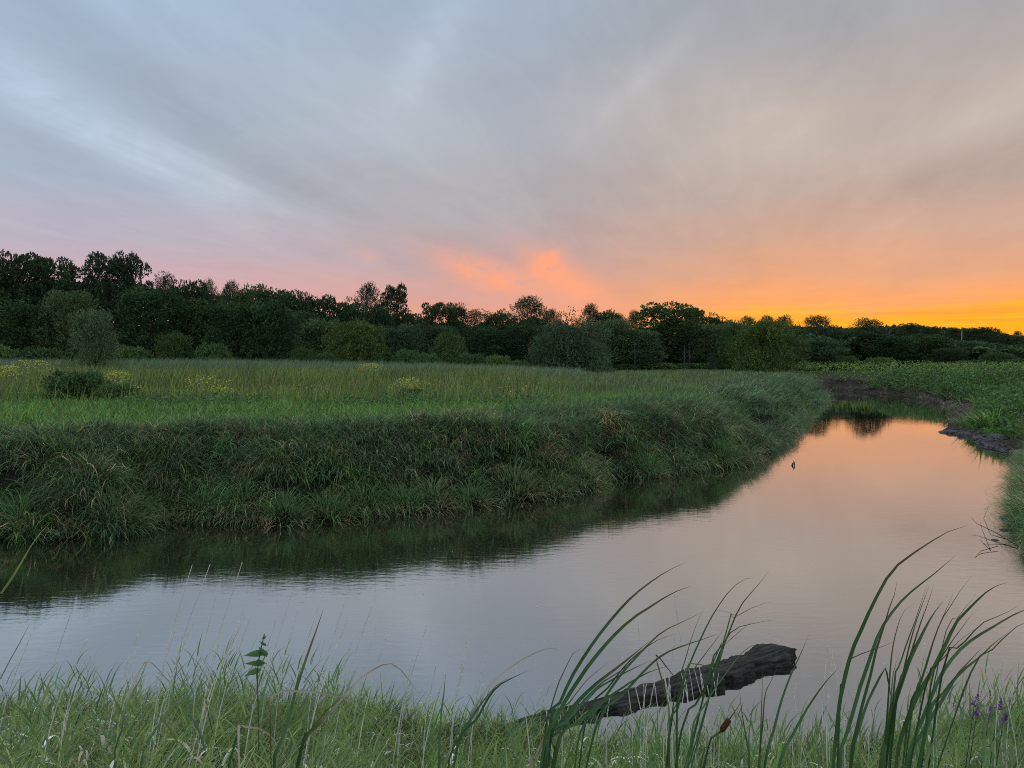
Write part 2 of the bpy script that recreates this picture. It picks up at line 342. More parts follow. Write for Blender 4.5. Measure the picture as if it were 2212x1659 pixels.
def river(x, y):
    """signed distance to the water's edge (+ on land), bank height and width of the nearest edge"""
    x = np.asarray(x, float).ravel(); y = np.asarray(y, float).ravel()
    n = len(OP); best = np.full(x.shape, 1e9); A = np.zeros((len(x), 2)); ins = np.zeros(x.shape, bool)
    wsum = np.zeros(x.shape); acc = np.zeros((len(x), 2))
    for i in range(n):
        p, q = OP[i], OP[(i + 1) % n]; d = q - p; l2 = d @ d
        t = np.clip(((x - p[0]) * d[0] + (y - p[1]) * d[1]) / l2, 0, 1)
        dd = np.hypot(x - p[0] - t * d[0], y - p[1] - t * d[1])
        best = np.minimum(best, dd)
        w = 1 / (dd + .15) ** 4 * (math.sqrt(l2) + .2); wsum += w
        acc += (OA[i] * (1 - t)[:, None] + OA[(i + 1) % n] * t[:, None]) * w[:, None]
        c = ((p[1] > y) != (q[1] > y)) & (x < (q[0] - p[0]) * (y - p[1]) / ((q[1] - p[1]) if q[1] != p[1] else 1e-9) + p[0])
        ins ^= c
    A = acc / wsum[:, None]
    return np.where(ins, -best, best), A[:, 0], A[:, 1]
def height(x, y, full=False):
    x = np.asarray(x, float).ravel(); y = np.asarray(y, float).ravel()
    s, H, Wd = river(x, y)
    s2 = s + (fbm(x * .9, y * .9, 2) - .5) * .5 * np.clip(s * 2, 0, 1)
    prof = H * (.75 * sstep(s2 / Wd) ** .8 + .25 * sstep(s2 / (Wd * 2.2)))
    lump = (fbm(x * 1.1, y * 1.1, 3) - .5) * np.where(y < 7.5, .18, .62) * np.exp(-((s2 - Wd * .7) / (Wd * .8)) ** 2)
    field = (fbm(x * .12, y * .12, 3) - .5) * .25 * sstep((s - 3) / 6) + .12 * sstep((s - 4) / 30)
    far = 5.5 * sstep((y - 170) / 160) * sstep((x + 60) / 160)
    z = np.where(s > 0, prof + lump * np.clip(s * 2, 0, 1) + field + far, -.75 * sstep(-s / 1.2) - .02)
    z = np.where(s > 0, np.maximum(z, np.minimum(s * .5, .04)), z)
    return (z, s, H, Wd) if full else z

def lines(a, b, near, far_, n):
    t = np.linspace(-1, 1, n); return t
gx = np.concatenate([-np.geomspace(2600, 34, 26), np.arange(-32, 33, .28), np.geomspace(34, 2600, 26)])
gy = np.concatenate([[-400, -120, -40, -15, -6, -3, -1.5], np.arange(-.5, 32, .22), np.arange(32, 90, .8), np.geomspace(92, 3200, 34)])
GX, GY = np.meshgrid(gx, gy); z, s, Hh, Ww = height(GX, GY, True)
v = np.stack([GX.ravel(), GY.ravel(), z], 1)
nx, ny = len(gx), len(gy); i = (np.arange(ny - 1)[:, None] * nx + np.arange(nx - 1)[None]).ravel()
f = np.stack([i, i + 1, i + nx + 1, i + nx], 1)
mud = np.array([.055, .045, .034]); gr = np.array([.035, .06, .018]); dk = np.array([.022, .02, .014])
x_, y_ = v[:, 0], v[:, 1]
k = sstep((s - Ww * .5) / (Ww * .8))[:, None]
t = mud * (1 - k) + gr * k
steep = (Ww < 1.6)[:, None] & (s < 2.2)[:, None]
t = np.where(steep, dk, t)
paleflat = ((Ww > 2.2) & (y_ > 14) & (s > 0))[:, None]
t = np.where(paleflat & (s < 1.6 + .25 * Ww)[:, None], np.array([.058, .047, .037]) * (.6 + .8 * fbm(x_ * 1.1, y_ * 1.1))[:, None] * (1 - k * .6) + gr * k * .5, t)
link('ground', mesh('ground', v, f, M_GROUND, t, True))
tag(bpy.data.objects['ground'], 'dark earth and meadow ground on both sides of the river', kind='structure')
wv = np.array([(-90, -2, 0), (60, -2, 0), (60, 95, 0), (-90, 95, 0)], float)
tag(link('river_water', mesh('river_water', wv, np.array([[0, 1, 2, 3]]), M_WATER)), 'calm river reflecting the sunset sky', kind='structure')

# ------------------------------------------------------------------ blades
def blades(base, head, length, width, lean, bend, tint, seg=4, tipfrac=.15, roll=None, wprof='grass'):
    """curved tapered ribbons; returns verts, faces, tints"""
    n = len(base); base = np.asarray(base, float)
    L_ = lambda a: np.broadcast_to(np.asarray(a, float), (n,))
    head, length, width, lean, bend = map(L_, (head, length, width, lean, bend))
    tt = np.linspace(0, 1, seg + 1)
    ctr = np.zeros((n, seg + 1, 3)); ctr[:, 0] = base; hx, hy = np.cos(head), np.sin(head)
    for k in range(seg):
        a = lean + bend * (tt[k] + .5 / seg) ** 1.3; d = length / seg
        ctr[:, k + 1, 0] = ctr[:, k, 0] + np.sin(a) * hx * d; ctr[:, k + 1, 1] = ctr[:, k, 1] + np.sin(a) * hy * d
        ctr[:, k + 1, 2] = ctr[:, k, 2] + np.cos(a) * d
    if roll is None: roll = rng.uniform(-1.2, 1.2, n)
    wd = np.stack([-np.sin(head + roll), np.cos(head + roll), np.zeros(n)], 1)
    wp = np.sin(np.pi * (tt * .62 + .3)) if wprof == 'grass' else 1 - tt * .6
    wp = np.clip(wp * (1 - tt ** 3), 0, 1)
    a = ctr - wd[:, None] * (width[:, None] * wp)[:, :, None] * .5
    b = ctr + wd[:, None] * (width[:, None] * wp)[:, :, None] * .5
    vv = np.empty((n, 2 * seg + 1, 3)); vv[:, 0:2 * seg:2] = a[:, :seg]; vv[:, 1:2 * seg:2] = b[:, :seg]; vv[:, 2 * seg] = ctr[:, seg]
    o = (np.arange(n) * (2 * seg + 1))[:, None]
    q = np.concatenate([o + np.array([[2 * k, 2 * k + 1, 2 * k + 3, 2 * k + 2]]) for k in range(seg - 1)], 0)
    tr = o + np.array([[2 * seg - 2, 2 * seg - 1, 2 * seg]])
    tn = np.repeat(np.broadcast_to(tint, (n, 3)), 2 * seg + 1, 0)
    return vv.reshape(-1, 3), q, tr, tn
def merge(parts):
    V, Q, T, C = [], [], [], []; o = 0
    for v, q, t, c in parts:
        V.append(v); Q.append(q + o); T.append(t + o); C.append(c); o += len(v)
    return np.concatenate(V), [np.concatenate(Q), np.concatenate(T)], np.concatenate(C)
def stuff(name, parts, mat, label, cat):
    v, f, c = merge(parts); o = link(name, mesh(name, v, f, mat, c, True)); return tag(o, label, cat, kind='stuff')
def pick(n, cols, probs, var=.22):
    c = np.array(cols)[rng.choice(len(cols), n, p=np.array(probs) / sum(probs))]
    return c * (1 + rng.normal(0, var, (n, 1))).clip(.45, 1.7) * (1 + rng.normal(0, .06, (n, 3)))
def scatter(n, x0, x1, y0, y1, cond=None, frustum=True):
    out = []; got = 0
    while got < n:
        m = max(n * 2, 2000); y = np.sqrt(rng.uniform(y0 ** 2, y1 ** 2, m)) if frustum else rng.uniform(y0, y1, m)
        x = rng.uniform(-.78, .78, m) * y if frustum else rng.uniform(x0, x1, m)
        k = (x > x0) & (x < x1); x, y = x[k], y[k]
        z, s, H, Wd = height(x, y, True); ok = s > 0.02
        if cond is not None: ok &= cond(x, y, z, s, H, Wd)
        out.append(np.stack([x, y, z, s], 1)[ok]); got += ok.sum()
    return np.concatenate(out)[:n]
def grad(p, e=.15):
    x, y = p[:, 0], p[:, 1]; s0 = river(x, y)[0]
    return np.arctan2(-(river(x, y + e)[0] - s0), -(river(x + e, y)[0] - s0))   # heading towards the water

G_DARK, G_TEAL, G_MID, G_LUSH, G_OLIVE = (.062, .095, .04), (.08, .128, .06), (.095, .15, .045), (.075, .19, .035), (.12, .16, .035)
G_TAN, G_BROWN, G_GREY = (.32, .25, .15), (.15, .105, .06), (.13, .17, .09)
isleft = lambda x, y: (Wleft(x, y))
def Wleft(x, y): return (y > np.interp(x, OP[1:26, 0], OP[1:26, 1]) - .2) & ~((y > 50) & (x > np.interp(y, [50, 58, 66, 80, 120], [25.5, 24, 22, 24, 36])))

# far (left) bank: drooping tussocks down the face and over the rim
def tussocks(n_t, per, cond, x0, x1, y0, y1, L0, L1, wdt, cols, probs, droop=(1.2, 2.6), toward=.8, rad=.16, seg=4):
    c = scatter(n_t, x0, x1, y0, y1, cond)
    g = grad(c); size = rng.uniform(.7, 1.3, n_t)
    idx = np.repeat(np.arange(n_t), per); n = len(idx)
    r = rad * np.sqrt(rng.random(n)) * size[idx]; a = rng.uniform(0, 2 * np.pi, n)
    b = c[idx, :3].copy(); b[:, 0] += r * np.cos(a); b[:, 1] += r * np.sin(a); b[:, 2] -= .03
    hd = np.where(rng.random(n) < toward, g[idx] + rng.normal(0, .85, n), a)
    base_t = pick(n_t, cols, probs, .25); tn = base_t[idx] * np.exp(rng.normal(0, .48, (n, 1))).clip(.35, 2.3)
    return blades(b, hd, rng.uniform(L0, L1, n) * size[idx], rng.uniform(.6, 1.2, n) * wdt, rng.uniform(.1, .9, n), rng.uniform(*droop, n), tn, seg)
cl = lambda x, y, z, s, H, Wd: Wleft(x, y) & (s < 2.4) & (fbm(x * .8 + 9, y * .8 + s * .9, 2) > .24)
cl_low = lambda x, y, z, s, H, Wd: Wleft(x, y) & (s < .8) & (fbm(x * .55 + 3, y * .55, 2) > .47)
rim = lambda x, y, z, s, H, Wd: Wleft(x, y) & (s > .9) & (s < 3.0 + 2.2 * sstep((x + 2) / 8) + 1.2 * (fbm(x * .7, y * .7) - .5))
parts = [
    tussocks(2000, 34, cl, -24, 16, 8, 24, .35, .75, .019, [G_DARK, G_TEAL, G_MID, G_BROWN, G_TAN], [4, 5, 2.5, .8, .35]),
    tussocks(420, 46, cl_low, -24, 16, 8, 24, .4, .75, .017, [G_DARK, G_TEAL, G_MID, G_TAN], [3, 3, 4, .8], droop=(1.4, 2.8)),
    tussocks(1500, 32, rim, -26, 18, 8, 26, .3, .55, .018, [G_DARK, G_TEAL, G_MID], [2, 4, 3], droop=(.8, 2.2), toward=.5),
    tussocks(700, 36, lambda x, y, z, s, H, Wd: Wleft(x, y) & (s < 3.4), 8, 30, 22, 60, .5, .9, .03, [G_DARK, G_TEAL, G_GREY, G_MID], [3, 3, 2, 2], seg=3, rad=.3),
    tussocks(60, 40, lambda x, y, z, s, H, Wd: Wleft(x, y) & (s > .15) & (s < 1.6), -14, 12, 8, 22, .35, .7, .013, [G_TAN, (.22, .17, .12)], [2, 2], droop=(1.8, 3.0), toward=1.0, rad=.1),
]
parts.append(tussocks(95, 34, lambda x, y, z, s, H, Wd: Wleft(x, y) & (s > .8) & (s < 4.2) & (x > -1.8) & (x < 3.4), -2, 3.5, 12, 20, .25, .5, .014, [G_TAN, (.26, .22, .12), G_OLIVE], [3, 3, 1], droop=(.8, 2.2), toward=.4, rad=.14))
parts.append(tussocks(120, 30, lambda x, y, z, s, H, Wd: Wleft(x, y) & (s > .4) & (s < 3) & (fbm(x * .6 + 50, y * .6) > .55), -16, 14, 8, 24, .3, .6, .014, [G_TAN, G_BROWN], [2, 2], droop=(1.4, 2.8), toward=.8, rad=.12))
def mounds(lst, per=420):
    out = []
    for (px, py, r_, k_) in lst:
        c = onz(px, py, .12); n = int(per * k_); th = np.arccos(rng.uniform(.05, 1, n)); ph = rng.uniform(0, 6.28, n); rr = r_ * .55
        b = np.stack([c[0] + rr * np.sin(th) * np.cos(ph) * 1.25, c[1] + .15 + rr * np.sin(th) * np.sin(ph), -.02 + rr * 1.25 * np.cos(th)], 1)
        t0 = np.array([(.085, .16, .055), (.075, .135, .045), (.11, .15, .06)][rng.integers(3)]); tn = t0 * (1 + rng.normal(0, .22, (n, 1))).clip(.5, 1.7)
        low_ = (th > 1.05) & (rng.random(n) < .45); tn[low_] = np.array(G_TAN) * rng.uniform(.5, 1.1, (low_.sum(), 1))
        out.append(blades(b, ph + rng.normal(0, .4, n), rng.uniform(.28, .6, n), rng.uniform(.008, .017, n), th * .75 + rng.uniform(-.2, .3, n), rng.uniform(.9, 1.9, n), tn, 5))
    return out
parts += mounds([(30, 1150, .75, 1.2), (120, 1140, .5, .8), (235, 1140, .75, 1.3), (285, 1120, .55, .8), (440, 1110, .6, 1), (520, 1110, .7, 1.1), (610, 1122, .5, .8), (700, 1116, .5, .7), (780, 1104, .6, .9), (870, 1098, .5, .7), (930, 1092, .6, .9),
                 (1020, 1086, .45, .7), (1110, 1072, .75, 1.2), (1190, 1064, .6, 1), (1240, 1050, .8, 1.2), (1400, 1022, .6, .8), (1470, 1012, .5, .7), (1560, 1000, .8, 1.1), (1610, 992, .6, .9), (1665, 952, .6, .7), (1705, 930, .7, .8), (1735, 898, .8, .8), (1765, 872, .9, .8),
                 (180, 1010, .4, .6), (380, 990, .4, .6), (640, 1000, .4, .6), (900, 985, .45, .6), (1100, 960, .5, .7), (1300, 950, .5, .7), (1500, 925, .5, .7)][:23])
stuff('bank_grass', parts, M_GRASS, 'long dark green grass drooping down the far river bank', 'grass')

# lawn-like strip on top of the far bank
strip = lambda x, y, z, s, H, Wd: Wleft(x, y) & (s > 1.7)
p = scatter(52000, -30, 30, 12, 31, strip); n = len(p)
cols = pick(n, [(.09, .20, .036), (.115, .205, .038), G_MID, G_OLIVE, (.20, .22, .09)], [5, 4, 2, 1, .5], .3) * (.75 + .5 * fbm(p[:, 0] * .8, p[:, 1] * .8, 3))[:, None]
mixr = sstep((p[:, 0] - 0) / 14)[:, None]; cols = cols * (1 - .5 * mixr) + np.array([.085, .13, .055]) * mixr * .5
lawn = blades(p[:, :3] - [0, 0, .02], rng.uniform(0, 6.28, n), rng.uniform(.14, .32, n) * (1 + .5 * fbm(p[:, 0] * .8, p[:, 1] * .8)), .02 * rng.uniform(.6, 1.3, n), rng.uniform(.1, .8, n), rng.uniform(.3, 1.6, n), cols, 3)
stuff('meadow_grass', [lawn], M_GRASS, 'short bright green grass strip on top of the far bank', 'grass')

# tall meadow beyond, olive green, with taller coarse stems; right part lower and greyer
tall = lambda x, y, z, s, H, Wd: Wleft(x, y) & (s > 3) & (y > 23.5 + (fbm(x * .35, y * .2) - .5) * 3 + sstep((x - 1) / 6) * 2)
p = scatter(95000, -75, 60, 22, 88, tall); n = len(p); x, y = p[:, 0], p[:, 1]
lowr = sstep((x / y + .02) / .16)
patch = fbm(x * .16 + 40, y * .3, 3)
hgt = (.35 + .9 * patch + .25 * (fbm(x * 1.1, y * .8, 2) - .5)) * (1 - .62 * lowr) * rng.uniform(.75, 1.2, n) * (.8 + .35 * sstep((y - 26) / 10))
hgt = np.minimum(hgt, 1.15)
c1 = pick(n, [(.105, .15, .03), (.13, .175, .038), (.075, .12, .03), (.18, .19, .06), (.19, .15, .08)], [4, 4, 2.5, 2, .6], .3) * (.72 + .56 * fbm(x * .5 + 80, y * .35, 3))[:, None]
c2 = pick(n, [(.085, .15, .035), (.10, .145, .05), (.13, .165, .08), (.13, .12, .08)], [4, 3, 2, 1], .3) * (.72 + .56 * fbm(x * .6 + 30, y * .4, 3))[:, None]
wgt = lowr[:, None] * .9; cols = c1 * (1 - wgt) + c2 * wgt
wmul = np.interp(y, [22, 40, 90], [.026, .045, .085])
tl = blades(p[:, :3] - [0, 0, .03], rng.normal(.5, 1.6, n), hgt, wmul * rng.uniform(.5, 1.2, n), rng.uniform(0, .35, n), rng.uniform(.1, 1.1, n), cols, 3)
p = scatter(3200, -75, 60, 24, 70, tall); n = len(p)
tl2 = blades(p[:, :3], rng.normal(.4, 1, n), rng.uniform(.7, 1.35, n) * (1 - .45 * sstep((p[:, 0] / p[:, 1] + .02) / .16)), np.interp(p[:, 1], [22, 70], [.014, .04]), rng.uniform(0, .3, n), rng.uniform(.1, .8, n), pick(n, [(.22, .21, .12), (.16, .15, .07), (.05, .06, .03), (.20, .12, .10)], [3, 3, 3, 1], .3), 3)
stuff('tall_meadow_grass', [tl, tl2], M_GRASS, 'tall olive green meadow grass beyond the short green strip', 'grass')
# grey reeds in front of the wood
rd = lambda x, y, z, s, H, Wd: Wleft(x, y) & (y > 47 + 3 * fbm(x * .2, y * 0)) & (x / y < .10 - .5 * rng.random(len(x)) ** 3)
p = scatter(22000, -75, 40, 45, 66, rd); n = len(p); x, y = p[:, 0], p[:, 1]
hr = np.interp(x / y, [-.7, -.3, -.1, .12], [1.55, 1.5, 1.25, .7]) * rng.uniform(.75, 1.1, n)
cols = pick(n, [(.12, .175, .09), (.10, .15, .08), (.16, .18, .11), (.09, .15, .06)], [4, 3, 1.4, 1.5], .2)
rp = blades(p[:, :3], rng.normal(.2, .8, n), hr, .07 * rng.uniform(.5, 1.2, n), rng.uniform(0, .3, n), rng.uniform(.2, .9, n), cols, 3)
stuff('reed_bed', [rp], M_GRASS, 'grey green reeds growing along the foot of the dark wood', 'reeds')

# small leaf scatter (rhombs) --------------------------------------------------
def leaves(c, size, tint, up=.4, long=1.5, axis=None, axj=.6):
    """rhomb leaves at c (n,3); axis (n,3) preferred long direction"""
    n = len(c); size = np.broadcast_to(size, (n,))
    nr = rng.normal(0, 1, (n, 3)); nr[:, 2] = np.abs(nr[:, 2]) + up
    a = rng.normal(0, 1, (n, 3)) if axis is None else axis + rng.normal(0, axj, (n, 3))
    a /= np.linalg.norm(a, axis=1)[:, None] + 1e-9; b = np.cross(nr, a); b /= np.linalg.norm(b, axis=1)[:, None] + 1e-9
    h = (size * long * .5)[:, None]; w = (size * .5)[:, None]
    vv = np.stack([c - a * h, c + b * w * .9 - a * h * .1, c + a * h, c - b * w * .9 - a * h * .1], 1).reshape(-1, 3)
    q = np.arange(n * 4).reshape(n, 4)
    return vv, q, np.zeros((0, 3), int), np.repeat(np.broadcast_to(tint, (n, 3)), 4, 0)

# yellow-flowered weeds
def flowerpatch(px, py0, y, wpx, hpx, n, cols=((.42, .40, .04), (.32, .36, .05)), size=.045, zlow=.1):
    c = at(px, py0, y); sc = y / FD
    x = c[0] + rng.normal(0, wpx * sc * .42, n); yy = y + rng.normal(0, wpx * sc * .3, n)
    zt = c[2] + hpx * sc * .5 * (1 - ((x - c[0]) / (wpx * sc)) ** 2); g = height(x, yy)
    zz = zt - np.abs(rng.normal(0, hpx * sc * .5, n)); zz = np.maximum(zz, g + .1)
    return np.stack([x, yy, zz], 1)
fl = []
for a in [(70, 790, 36, 70, 26, 420), (800, 792, 40, 36, 14, 420), (885, 835, 28, 55, 40, 420), (250, 812, 27, 45, 24, 260), (285, 845, 25.5, 45, 24, 320),
          (440, 830, 27, 70, 40, 260), (480, 850, 26, 50, 30, 240), (545, 858, 26, 40, 20, 130), (20, 800, 30, 30, 24, 240), (640, 845, 27, 90, 30, 120), (1150, 850, 26, 140, 60, 80), (140, 855, 25.5, 60, 26, 120)]:
    fl.append(flowerpatch(*a))
fp = np.concatenate(fl); nf_ = len(fp)
stuff('yellow_wildflowers', [leaves(fp, rng.uniform(.03, .06, nf_), pick(nf_, [(.42, .40, .05), (.30, .34, .06), (.45, .44, .16)], [4, 3, 1], .15), 1.2, 1.1)], M_GRASS,
      'tiny yellow wildflowers dotted through the tall meadow', 'wildflowers')

# leafy weeds: low plants in the meadow front and the lush right shore
def weedmass(n, region, hfun, size, cols, probs, y0, y1, x0, x1, var=.25):
    p = scatter(n, x0, x1, y0, y1, region); m = len(p); h = hfun(p[:, 0], p[:, 1])
    c = p[:, :3].copy(); c[:, 2] += h * rng.random(m) ** .55
    return leaves(c, size * rng.uniform(.6, 1.4, m), pick(m, cols, probs, var), .8, 1.3)
rshore = lambda x, y, z, s, H, Wd: (~Wleft(x, y)) & (y > 12) & (s > np.clip(Wd * .20, .5, 1.5)) & (x > 14)
hR = lambda x, y: (.15 + 1.2 * fbm(x * .8, y * .6, 3)) * np.interp(y, [24, 36, 50], [.55, 1.15, 1.0])
pR = [weedmass(70000, rshore, hR, .10, [(.06, .12, .032), (.075, .14, .036), (.10, .16, .04), (.04, .085, .026)], [4, 4, 1.6, 3], 22, 62, 12, 70),
      weedmass(14000, lambda *a: rshore(*a) & (a[1] > 50), lambda x, y: .8 + .5 * fbm(x * .5, y * .4), .13, [(.11, .18, .035), (.14, .20, .04)], [2, 1], 50, 110, 12, 95)]
pR.append(tussocks(900, 26, lambda x, y, z, s, H, Wd: rshore(x, y, z, s, H, Wd) & (fbm(x * .4 + 5, y * .4) > .48), 12, 60, 22, 62, .5, 1.0, .03, [G_MID, G_OLIVE, G_LUSH, G_TAN], [4, 2, 3, .6], rad=.3, seg=3, droop=(.4, 1.6), toward=.2))
stuff('riverside_weeds', pR, M_GRASS, 'lush leafy green weeds covering the far right shore', 'weeds')
pS = [tussocks(420, 30, lambda x, y, z, s, H, Wd: (~Wleft(x, y)) & (y > 16) & (y < 34) & (s > .7) & (x > 12) & (fbm(x * .5, y * .5) > .42), 12, 30, 16, 34, .25, .5, .02, [G_MID, G_LUSH, G_OLIVE], [3, 3, 1], rad=.25, seg=3),
      tussocks(420, 30, lambda x, y, z, s, H, Wd: (~Wleft(x, y)) & (s < Wd * .9 + .3) & (x > 12) & (y > 30), 12, 60, 30, 80, .35, .7, .035, [(.13, .105, .08), (.08, .07, .05), (.08, .11, .045)], [3, 3, 1.2], rad=.35, seg=3, droop=(1.4, 2.6))]
stuff('shore_grass', pS, M_GRASS, 'matted brown and green grass on the muddy right shore', 'grass')
pH = [tussocks(560, 42, lambda x, y, z, s, H, Wd: (~Wleft(x, y)) & (y > 8.5) & (s < 3) & (x > 8), 8, 18, 8, 20, .35, .72, .014, [G_MID, (.09, .16, .045), (.11, .16, .07), G_TAN], [4, 3, 3, 1.2], droop=(1.0, 2.3), toward=.6)]
stuff('overhanging_grass', pH, M_GRASS, 'pale green grass mound overhanging the water at the right edge', 'grass')
pM = [weedmass(5200, lambda x, y, z, s, H, Wd: Wleft(x, y) & (y > 22.5) & (y < 27.5) & (x < 2) & (fbm(x * .45 + 7, y * .3) > .5), lambda x, y: .15 + .55 * fbm(x, y) ** 2, .07,
               [(.06, .11, .035), (.08, .14, .04), (.07, .13, .05)], [3, 3, 2], 22, 28, -22, 3)]
stuff('meadow_weeds', pM, M_GRASS, 'low leafy weeds along the near edge of the tall meadow', 'weeds')

# ------------------------------------------------------------------ foreground grass on the near bank
nearb = lambda x, y, z, s, H, Wd: (~Wleft(x, y)) & (y < 7) & (s > .05)
# local height factor: taller left and right, lower in the middle
def fgh(x, y):
    px = CX + x / y * FD
    return np.interp(px, [-300, 0, 250, 420, 600, 760, 950, 1150, 1400, 1700, 1850, 2050, 2300], [.72, .72, .74, .92, .9, .68, .6, .54, .62, .72, .58, .84, .95]) * (.75 + .5 * fbm(x * 2.2 + 31, y * 1.2, 2))
def fg(n, L0, L1, w, cols, probs, lean=(.1, .7), bend=(.3, 1.8), y0=1.9, y1=6.0, seg=5, head=(.3, .85), mat=None, var=.22, cond=None, lift=(0, 0)):
    c_ = nearb if cond is None else (lambda *a: nearb(*a) & cond(*a))
    p = scatter(n, -6, 6, y0, y1, c_); hd = rng.normal(head[0], head[1], n)
    k = fgh(p[:, 0], p[:, 1]); q1 = fbm(p[:, 0] * 3.1 + 5, p[:, 1] * 2.3, 3); q2 = fbm(p[:, 0] * 4.3 + 60, p[:, 1] * 3.0, 2)
    hd = hd + (q2 - .5) * 3.2; z0 = np.stack([np.zeros(n), np.zeros(n), rng.uniform(*lift, n) - .02], 1)
    return blades(p[:, :3] + z0, hd, rng.uniform(L0, L1, n) * k * (.62 + .76 * q1), w * rng.uniform(.5, 1.25, n), rng.uniform(*lean, n), rng.uniform(*bend, n), pick(n, cols, probs, var) * (.45 + 1.1 * q2)[:, None], seg)
edge_ = lambda x, y, z, s, H, Wd: s < 2.9
GG = [(.13, .18, .055), (.17, .205, .07), (.20, .23, .09), (.09, .13, .05), (.04, .06, .025)]
pF = [fg(15000, .16, .42, .009, GG, [4, 4, 2, 2, 2.5], var=.45),
      fg(20000, .2, .5, .0085, GG + [(.26, .24, .15)], [4, 4, 2, 2, 2, 1.5], var=.4, y0=3.4, cond=edge_, bend=(.5, 2.2), lean=(0, .8)),
      fg(15000, .12, .38, .008, [(.27, .24, .16), (.21, .18, .10), (.36, .33, .24), (.12, .09, .055), (.05, .04, .03)], [3, 3, 2, 2.5, 2], bend=(.8, 2.8), head=(.3, 2.), var=.4, cond=lambda x, y, z, s, H, Wd: fbm(x * 2.0 + 17, y * 1.8) > .40),
      fg(7000, .36, .68, .0095, [(.12, .175, .055), (.15, .20, .07), (.21, .25, .09)], [3, 3, 1.5], lean=(.05, .6), bend=(.3, 1.5), var=.3, cond=lambda x, y, z, s, H, Wd: fbm(x * 2.6, y * 1.5 + 9) > .44, y0=2.6),
      fg(3000, .20, .45, .010, [(.40, .39, .30), (.48, .46, .38), (.32, .28, .19)], [2, 2, 2], lean=(.2, 1.), bend=(1.8, 4.4), head=(.3, 2.5), seg=7, lift=(.0, .14)),
      fg(520, .16, .34, .019, [(.46, .44, .36), (.52, .50, .43), (.36, .30, .20)], [2, 2, 1], lean=(.2, 1.), bend=(1.8, 4.2), head=(.3, 2.5), seg=8, y1=4.8, lift=(.10, .26)),
      fg(3000, .28, .52, .014, [(.16, .20, .06), (.21, .24, .08), (.11, .16, .05)], [3, 2, 3], lean=(.1, .8), bend=(.5, 2.0), var=.35),
      fg(4200, .12, .3, .005, [(.17, .11, .06), (.24, .17, .10), (.06, .045, .03)], [1, 1, 1], bend=(.5, 3), head=(0, 3.), lift=(0, .12))]
stuff('foreground_grass', pF, M_FORE, 'green and straw coloured grass on the near bank in the foreground', 'grass')
# leafy grass shoots with alternate leaves at the upper edge (reed canary grass)
def shoots(n, y0, y1, cond):
    p = scatter(n, -5, 5, y0, y1, lambda *a: nearb(*a) & cond(*a)); k = fgh(p[:, 0], p[:, 1]); H_ = rng.uniform(.42, .72, n) * k; an = rng.normal(.3, .35, n); ln = rng.uniform(.1, .55, n)
    out = [blades(p[:, :3], an, H_, .004, ln, rng.uniform(0, .3, n), pick(n, [(.13, .2, .07)], [1]), 3, roll=np.zeros(n), wprof='s')]
    for j in range(6):
        t = .35 + .62 * j / 5; q = p[:, :3].copy(); r_ = H_ * t
        q[:, 0] += np.sin(ln) * np.cos(an) * r_; q[:, 1] += np.sin(ln) * np.sin(an) * r_; q[:, 2] += np.cos(ln) * r_
        out.append(blades(q, an + (0 if j % 2 else math.pi) + rng.normal(0, .5, n), rng.uniform(.12, .24, n), .010, rng.uniform(.25, .8, n) * (1 - .5 * (j > 3)), rng.uniform(.2, 1.1, n), pick(n, [(.12, .18, .05), (.15, .205, .06), (.10, .165, .07)], [3, 2, 2], .15), 4))
    return out
stuff('leafy_grass', shoots(520, 2.6, 5.6, lambda x, y, z, s, H, Wd: (x / y < .02) | (x / y > .42)) + shoots(170, 3.2, 5.4, lambda x, y, z, s, H, Wd: abs(x / y - .2) < .26), M_FORE,
      'leafy green grass shoots leaning over the edge of the near bank', 'grass')

# ------------------------------------------------------------------ trees
def tube(pts, rad, ns=7):
    pts = np.asarray(pts, float); n = len(pts); V = []; 
    for k in range(n):
        d = pts[min(k + 1, n - 1)] - pts[max(k - 1, 0)]; d /= np.linalg.norm(d) + 1e-9
        u = np.cross(d, [0, 0, 1.0] if abs(d[2]) < .9 else [1.0, 0, 0]); u /= np.linalg.norm(u); w = np.cross(d, u)
        a = np.linspace(0, 2 * np.pi, ns, endpoint=False)
        V.append(pts[k] + (np.cos(a)[:, None] * u + np.sin(a)[:, None] * w) * rad[k])
    V = np.concatenate(V); F = []
    for k in range(n - 1):
        for j in range(ns): F.append((k * ns + j, k * ns + (j + 1) % ns, (k + 1) * ns + (j + 1) % ns, (k + 1) * ns + j))
    V = np.concatenate([V, pts[-1:] , pts[:1]]); T = [((n - 1) * ns + j, (n - 1) * ns + (j + 1) % ns, len(V) - 2) for j in range(ns)]
    T += [((j + 1) % ns, j, len(V) - 1) for j in range(ns)]
    return V, np.array(F), np.array(T), np.zeros((len(V), 3)) + .1
